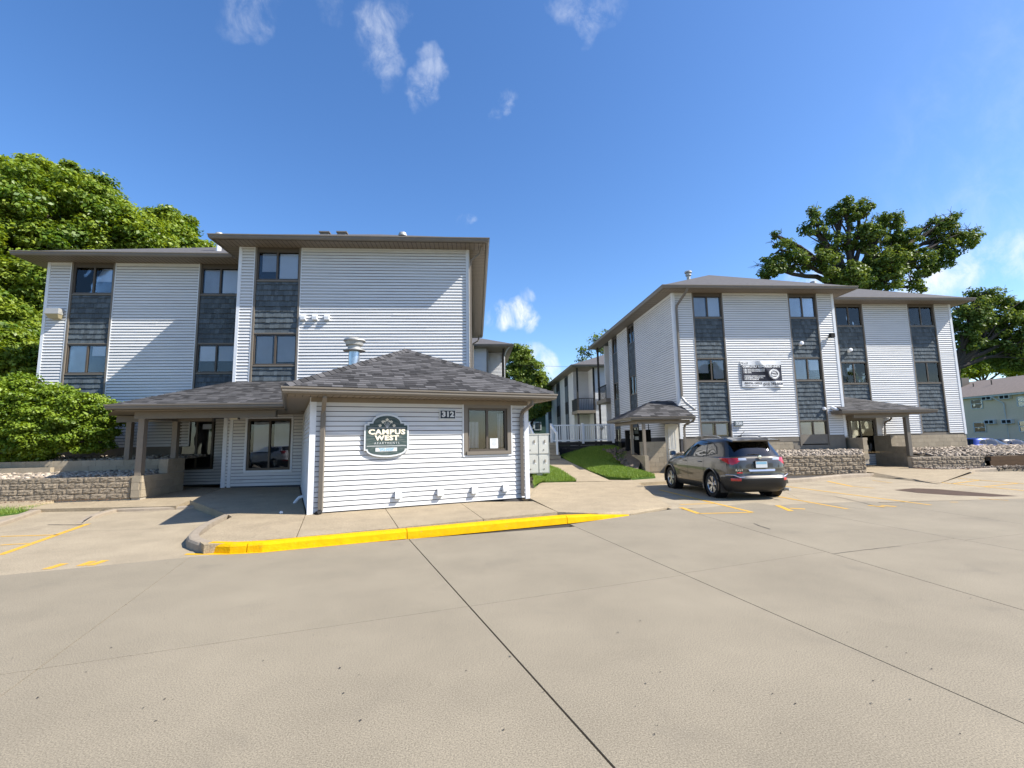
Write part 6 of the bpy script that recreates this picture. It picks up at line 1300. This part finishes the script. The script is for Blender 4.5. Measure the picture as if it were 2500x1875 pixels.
        b = MB(); b.tube([(.05, -1.25, 1.655), (.12, -1.40, 1.79)], .006, 5); b.box(.02, .09, -1.30, -1.2, 1.65, 1.675); bld(b, 'antenna', 'black')
        b = MB(); b.tube([(.62, -2.2, .27), (.66, -2.33, .27)], .035, 8); bld(b, 'exhaust', 'galv_dull')
        b = MB(); text_mesh(b, "RAV4", Vector((-.60, -2.235, .78)), X1, FN, .075, off=.002, ext=.002, sx=1.1); bld(b, 'emblem', 'chrome')
        b = MB(); b.lathe((-.59, -2.232, .715), [(.0, .004), (.02, .004), (.024, 0)], 12, axis=(0, -1, 0)); b.box(-.665, -.515, -2.238, -2.230, .70, .73); bld(b, 'sticker', 'red_lens')
        b = MB(); text_mesh(b, "AWD", Vector((.62, -2.232, .745)), X1, FN, .045, off=.001, ext=.002); bld(b, 'emblem', 'chrome')
        for sg in (-1, 1):
            b = MB(); b.add([(sg*.665, -2.205, .62), (sg*.672, -2.205, .62), (sg*.672, -2.20, 1.06), (sg*.665, -2.20, 1.06)], [(0, 1, 2, 3)])
    return T
car('parked_suv', 'taupe grey SUV with red tail lights parked in front of the right block', 'car', (6.86, 13.28, 0), rad(0.8), 'paint_taupe', scale=(.94, .94, .93))
car('parked_hatchback', 'blue hatchback partly hidden behind the rock slope at right', 'car', (36.9, 32.0, -.32), rad(-90), 'paint_blue', kind='hatch', detail=False, scale=(1, .92, .93))
car('parked_hatchback', 'dark car behind the blue hatchback near tan building', 'car', (43.2, 35.5, -.35), rad(-90), 'paint_dark', kind='hatch', detail=False, scale=(1, .95, .85))

car('parked_hatchback', 'white hatchback parked behind the photographer, mirrored in the office window', 'car', (-14.2, -2.6, 0), rad(120), 'paint_white', kind='hatch', detail=False)
# ================================================================== trees
def leaf_cloud(name, centres, radii, per, size, m, parent, label=None, flat=.6, aniso=None, kind=None):
    """leaf quads gathered in clumps: centres (n,3), radii (n,)"""
    n = len(centres)*per; ci = np.repeat(np.arange(len(centres)), per)
    d = RNG.normal(size=(n, 3)); d /= np.linalg.norm(d, axis=1)[:, None]; rr = RNG.random(n)**.45
    off = d*rr[:, None]*radii[ci][:, None]*np.array([1, 1, flat]); p = centres[ci]+off
    nrm = d*np.array([.7, .7, .5])+np.array([0, 0, .75])+RNG.normal(0, .45, (n, 3)); nrm /= np.linalg.norm(nrm, axis=1)[:, None]
    a = np.cross(nrm, RNG.normal(size=(n, 3))); a /= np.linalg.norm(a, axis=1)[:, None]; b = np.cross(nrm, a)
    s = size*RNG.uniform(.6, 1.35, n)[:, None]; drop = nrm*s*.18
    V = np.stack([p-a*s*.5, p+b*s*.34-drop*0, p+a*s*.62-drop, p-b*s*.34], 1)
    rnd = np.clip(.5+.25*RNG.normal(size=len(centres))[ci]+.22*RNG.normal(size=n), 0, 1)
    return npmesh(name, V.reshape(-1, 3), np.arange(n*4).reshape(n, 4), m, rnd, kind, label, parent)
def limb(b, p, q, r0, r1, sag=.1, k=6, jig=.12):
    p, q = Vector(p), Vector(q); L = (q-p).length; pts = []
    mid = (p+q)/2+Vector((random.uniform(-1, 1), random.uniform(-1, 1), random.uniform(.1, 1)))*L*sag
    for i in range(k+1):
        t = i/k; v = p*(1-t)**2+mid*2*t*(1-t)+q*t*t
        if 0 < i < k: v += Vector([random.uniform(-1, 1) for _ in range(3)])*L*jig*.18
        pts.append(v)
    b.tube(pts, [r0+(r1-r0)*i/k for i in range(k+1)], 7, cap=False); return pts
def tree(name, label, cat, base, blobs, nclump, per, lsize, crad, m, trunk_r=.35, fork=None, group=None, inner=.25, flat=.6, twigs=0, bare=0, shell=.72, seed=1):
    global RNG
    random.seed(seed); RNG = np.random.default_rng(seed)
    T = thing(name, label, cat, base, 0, group); bs = Vector(base)
    fork = Vector(fork) if fork else bs+Vector((0, 0, 4))
    C_ = np.array([tuple(c) for c, r in blobs]); R_ = np.array([r if isinstance(r, (tuple, list)) else (r, r, r) for c, r in blobs], float)
    vol = (R_.prod(1))**(2/3); pick = RNG.choice(len(blobs), nclump, p=vol/vol.sum())
    d = RNG.normal(size=(nclump, 3)); d /= np.linalg.norm(d, axis=1)[:, None]; rr = np.where(RNG.random(nclump) < inner, RNG.random(nclump)**.5*.8, RNG.uniform(shell, 1.04, nclump))
    cc = C_[pick]+d*rr[:, None]*R_[pick]
    # drop clumps well inside other blobs
    dist = np.min([np.linalg.norm((cc-C_[j])/R_[j], axis=1)+np.where(pick == j, 9, 0) for j in range(len(blobs))], axis=0) if len(blobs) > 1 else np.full(nclump, 9)
    keep = (dist > .6) | (RNG.random(nclump) < .3); cc = cc[keep]
    rad_ = crad*RNG.uniform(.6, 1.35, len(cc))
    leaf_cloud('crown', cc, rad_, per, lsize, m, T, flat=flat)
    b = MB(); b.tube([bs-UPZ*.3, bs+UPZ*.4, bs.lerp(fork, .5)+Vector((.1, .05, 0)), fork], [trunk_r*1.35, trunk_r*1.05, trunk_r*.9, trunk_r*.8], 12, cap=False)
    b.build('trunk', M['bark'], T, smooth=True)
    b = MB(); b2 = MB()
    for c, r in blobs:
        rm = max(r) if isinstance(r, (tuple, list)) else r
        e = Vector(c); pts = limb(b, fork, e, trunk_r*.5, trunk_r*.16, .12, 7)
        for k in range(5):
            s = pts[random.randint(3, 7)]; dd = Vector([random.uniform(-1, 1), random.uniform(-1, 1), random.uniform(-.4, 1)]).normalized(); limb(b, s, e+dd*rm*.8, trunk_r*.16, .03, .15, 5)
    ends = [Vector(c) for c in cc[::max(1, len(cc)//(twigs or 1))]] if twigs else []
    for e in ends:
        j = int(np.argmin(np.linalg.norm(C_-np.array(e), axis=1))); c0 = Vector(C_[j]); limb(b2, c0.lerp(e, .3), e+(e-c0)*.06, .05, .015, .12, 4)
    for k in range(bare):
        j = random.randrange(len(blobs)); c0 = Vector(C_[j]); dd = Vector([random.uniform(-1, 1), random.uniform(-.4, .4), random.uniform(0, 1)]).normalized(); rm = R_[j].max()
        e = c0+dd*rm*random.uniform(1.05, 1.35); pts = limb(b2, c0+dd*rm*.5, e, .05, .012, .15, 5)
        for q in range(3): limb(b2, pts[3+q % 2], e+Vector([random.uniform(-1, 1) for _ in range(3)])*.55, .018, .008, .1, 3)
    b.build('limbs', M['bark'], T, smooth=True)
    if b2.v: b2.build('twigs', M['bark'], T, kind='stuff')
    return T
A3 = lambda x, y, Y: tuple(at(x, y, Y))
def blobs_px(lst):   # (px,py,Y,radius px)
    o = []
    for t in lst:
        x, y, Y, r = t[:4]; R = r*Y/F_PX; o.append((A3(x, y, Y), (R, R*(t[4] if len(t) > 4 else 1.0), R*(t[5] if len(t) > 5 else .85))))
    return o
tree('maple_tree', 'huge dense bright green maple rising behind the left wing', 'tree', (-24, 27, 1.2),
     blobs_px([(150, 560, 26, 150), (20, 520, 25, 140), (270, 590, 27, 110), (60, 660, 24.5, 130), (-90, 560, 26, 160), (350, 640, 28, 85), (200, 690, 26, 110), (-60, 720, 24, 130), (180, 470, 27, 75), (90, 455, 26, 70), (-20, 460, 26, 70), (290, 700, 27, 80), (-150, 420, 26, 100)]),
     1150, 250, .185, .74, M['leaf_maple'], .45, fork=A3(60, 760, 26), inner=.10, flat=.5, shell=.80, seed=3)
tree('maple_tree', 'smaller rounded maple crown between big maple and tower roof', 'tree', (-14.5, 30, 1.2),
     blobs_px([(415, 555, 31, 48), (440, 600, 30, 50), (395, 620, 30, 60), (475, 620, 31, 42), (350, 640, 30, 60), (505, 640, 31, 28)]),
     420, 160, .18, .58, M['leaf_maple'], .25, fork=A3(410, 690, 31), inner=.12, seed=4)
tree('maple_tree', 'leafy green tree filling the gap below the eave at left edge', 'tree', (-21, 22, 1.2),
     blobs_px([(30, 900, 21.5, 95), (-60, 880, 21, 110), (40, 800, 23, 60), (80, 740, 24, 50), (20, 840, 22, 60), (-40, 780, 22, 80)]),
     520, 130, .17, .5, M['leaf_maple'], .22, fork=A3(10, 960, 22), inner=.15, seed=5)
tree('bush', 'big bright green bush on the rock bed left of entrance', 'bush', (-13.6, 16.5, 1.15),
     blobs_px([(40, 990, 15.8, 66), (120, 1000, 16.0, 64), (200, 1010, 16.0, 58), (255, 1010, 16.3, 46), (-40, 1000, 15.8, 70), (80, 1050, 15.7, 55), (170, 1052, 15.8, 48), (0, 1060, 15.7, 50), (280, 1015, 16.4, 30), (60, 945, 16.2, 34), (235, 1055, 16.1, 34), (-20, 950, 16, 36), (110, 1088, 15.9, 34), (190, 1085, 15.9, 28), (35, 1092, 15.8, 36), (-40, 1090, 15.8, 40), (245, 1082, 16.0, 22)]),
     900, 135, .082, .24, M['leaf_bush'], .07, fork=A3(100, 1085, 16.2), inner=.14, seed=6)
tree('oak_tree', 'large gnarled oak with gaps and bare twigs behind building 320', 'tree', (32, 38, 0),
     blobs_px([(1905, 610, 37, 34), (1880, 655, 37, 32), (1940, 635, 37, 34), (1990, 560, 38, 32), (2000, 640, 37, 40), (2050, 530, 38, 38), (2040, 600, 38, 44), (2105, 510, 38, 30), (2110, 580, 38, 46), (2165, 545, 38, 36), (2200, 590, 38, 42), (2160, 640, 37, 52), (2230, 640, 38, 44), (2290, 560, 39, 36), (2320, 540, 39, 26), (2350, 590, 39, 36), (2300, 620, 39, 36), (2080, 680, 37, 50), (2160, 695, 37, 48), (2230, 700, 38, 30), (2270, 655, 39, 28), (2030, 680, 37, 24), (1985, 520, 38, 16), (2375, 570, 39, 16), (2060, 500, 38, 18), (1895, 575, 37, 12)]),
     620, 72, .22, .50, M['leaf_oak'], .6, fork=A3(2070, 700, 38), inner=.25, flat=.7, twigs=160, bare=46, shell=.62, seed=8)
tree('oak_tree', 'dark spreading tree beyond the right end of building 320', 'tree', tuple(A3(2328, 1062, 40)),
     blobs_px([(2370, 760, 40, 46), (2430, 760, 41, 54), (2480, 780, 40, 60), (2400, 720, 40, 24), (2350, 830, 40, 40), (2420, 840, 41, 60), (2490, 860, 40, 60), (2560, 800, 41, 80), (2360, 790, 40, 45)]),
     400, 100, .24, .70, M['leaf_oak'], .45, fork=A3(2332, 900, 40), inner=.2, flat=.6, twigs=90, bare=14, seed=9)
tree('maple_tree', 'yellow green tree low behind the taupe roof at right', 'tree', (64, 62, 0),
     blobs_px([(2380, 890, 60, 40), (2330, 900, 60, 40), (2440, 880, 60, 40), (2400, 850, 60, 26), (2500, 880, 60, 50)]),
     330, 100, .28, .9, M['leaf_bush'], .3, fork=A3(2400, 940, 60), seed=10)
tree('maple_tree', 'rounded light green tree in the gap between the two blocks', 'tree', (5.2, 52, 1.0),
     blobs_px([(1265, 870, 52, 32), (1290, 900, 52, 36), (1255, 920, 52, 36), (1310, 925, 52, 28), (1285, 950, 52, 34), (1325, 955, 52, 22), (1240, 860, 53, 24), (1245, 960, 52, 36)]),
     420, 95, .22, .58, M['leaf_far'], .3, fork=A3(1285, 985, 52), twigs=40, seed=11)
tree('maple_tree', 'lower green crown over the red house between the blocks', 'tree', (3.6, 48, 1.0),
     blobs_px([(1310, 1000, 50, 22, 1, .7), (1285, 1010, 49, 24, 1, .6), (1340, 985, 54, 18)]), 90, 60, .28, .55, M['leaf_far'], .15, fork=A3(1300, 1030, 50), seed=12)
tree('sapling_tree', 'thin pale tree with airy twigs above the balcony block roof', 'tree', (12, 52, 1.0),
     blobs_px([(1430, 860, 52, 16), (1455, 830, 52, 17), (1480, 815, 52, 14), (1420, 880, 52, 12), (1470, 850, 52, 16)]), 85, 9, .26, .6, M['leaf_far'], .12, fork=A3(1460, 900, 52), twigs=80, seed=13)

# trees across the road, behind the photographer (they show in the window glass)
src = [o for o in C.objects if o.name.startswith('maple_tree') and o.parent is None][0]
for k, (x, y, rz_, sc_) in enumerate(((-34, -26, 1.2, .8), (-12, -34, 2.6, .85), (10, -32, .4, .8), (32, -30, 3.9, .9), (54, -24, 5.1, .8))):
    r = src.copy(); C.objects.link(r); r.location = (x, y, 0); r.rotation_euler = (0, 0, rz_); r.scale = (sc_, sc_, sc_*.8)
    r['label'] = ('maple far left across the road behind the photographer', 'maple across the road, second from the left', 'maple straight behind the photographer across the road', 'maple across the road, second from the right', 'maple far right across the road behind the photographer')[k]; r['group'] = 'maples across the road'
    for ch in [o for o in C.objects if o.parent == src]:
        c_ = ch.copy(); C.objects.link(c_); c_.parent = r
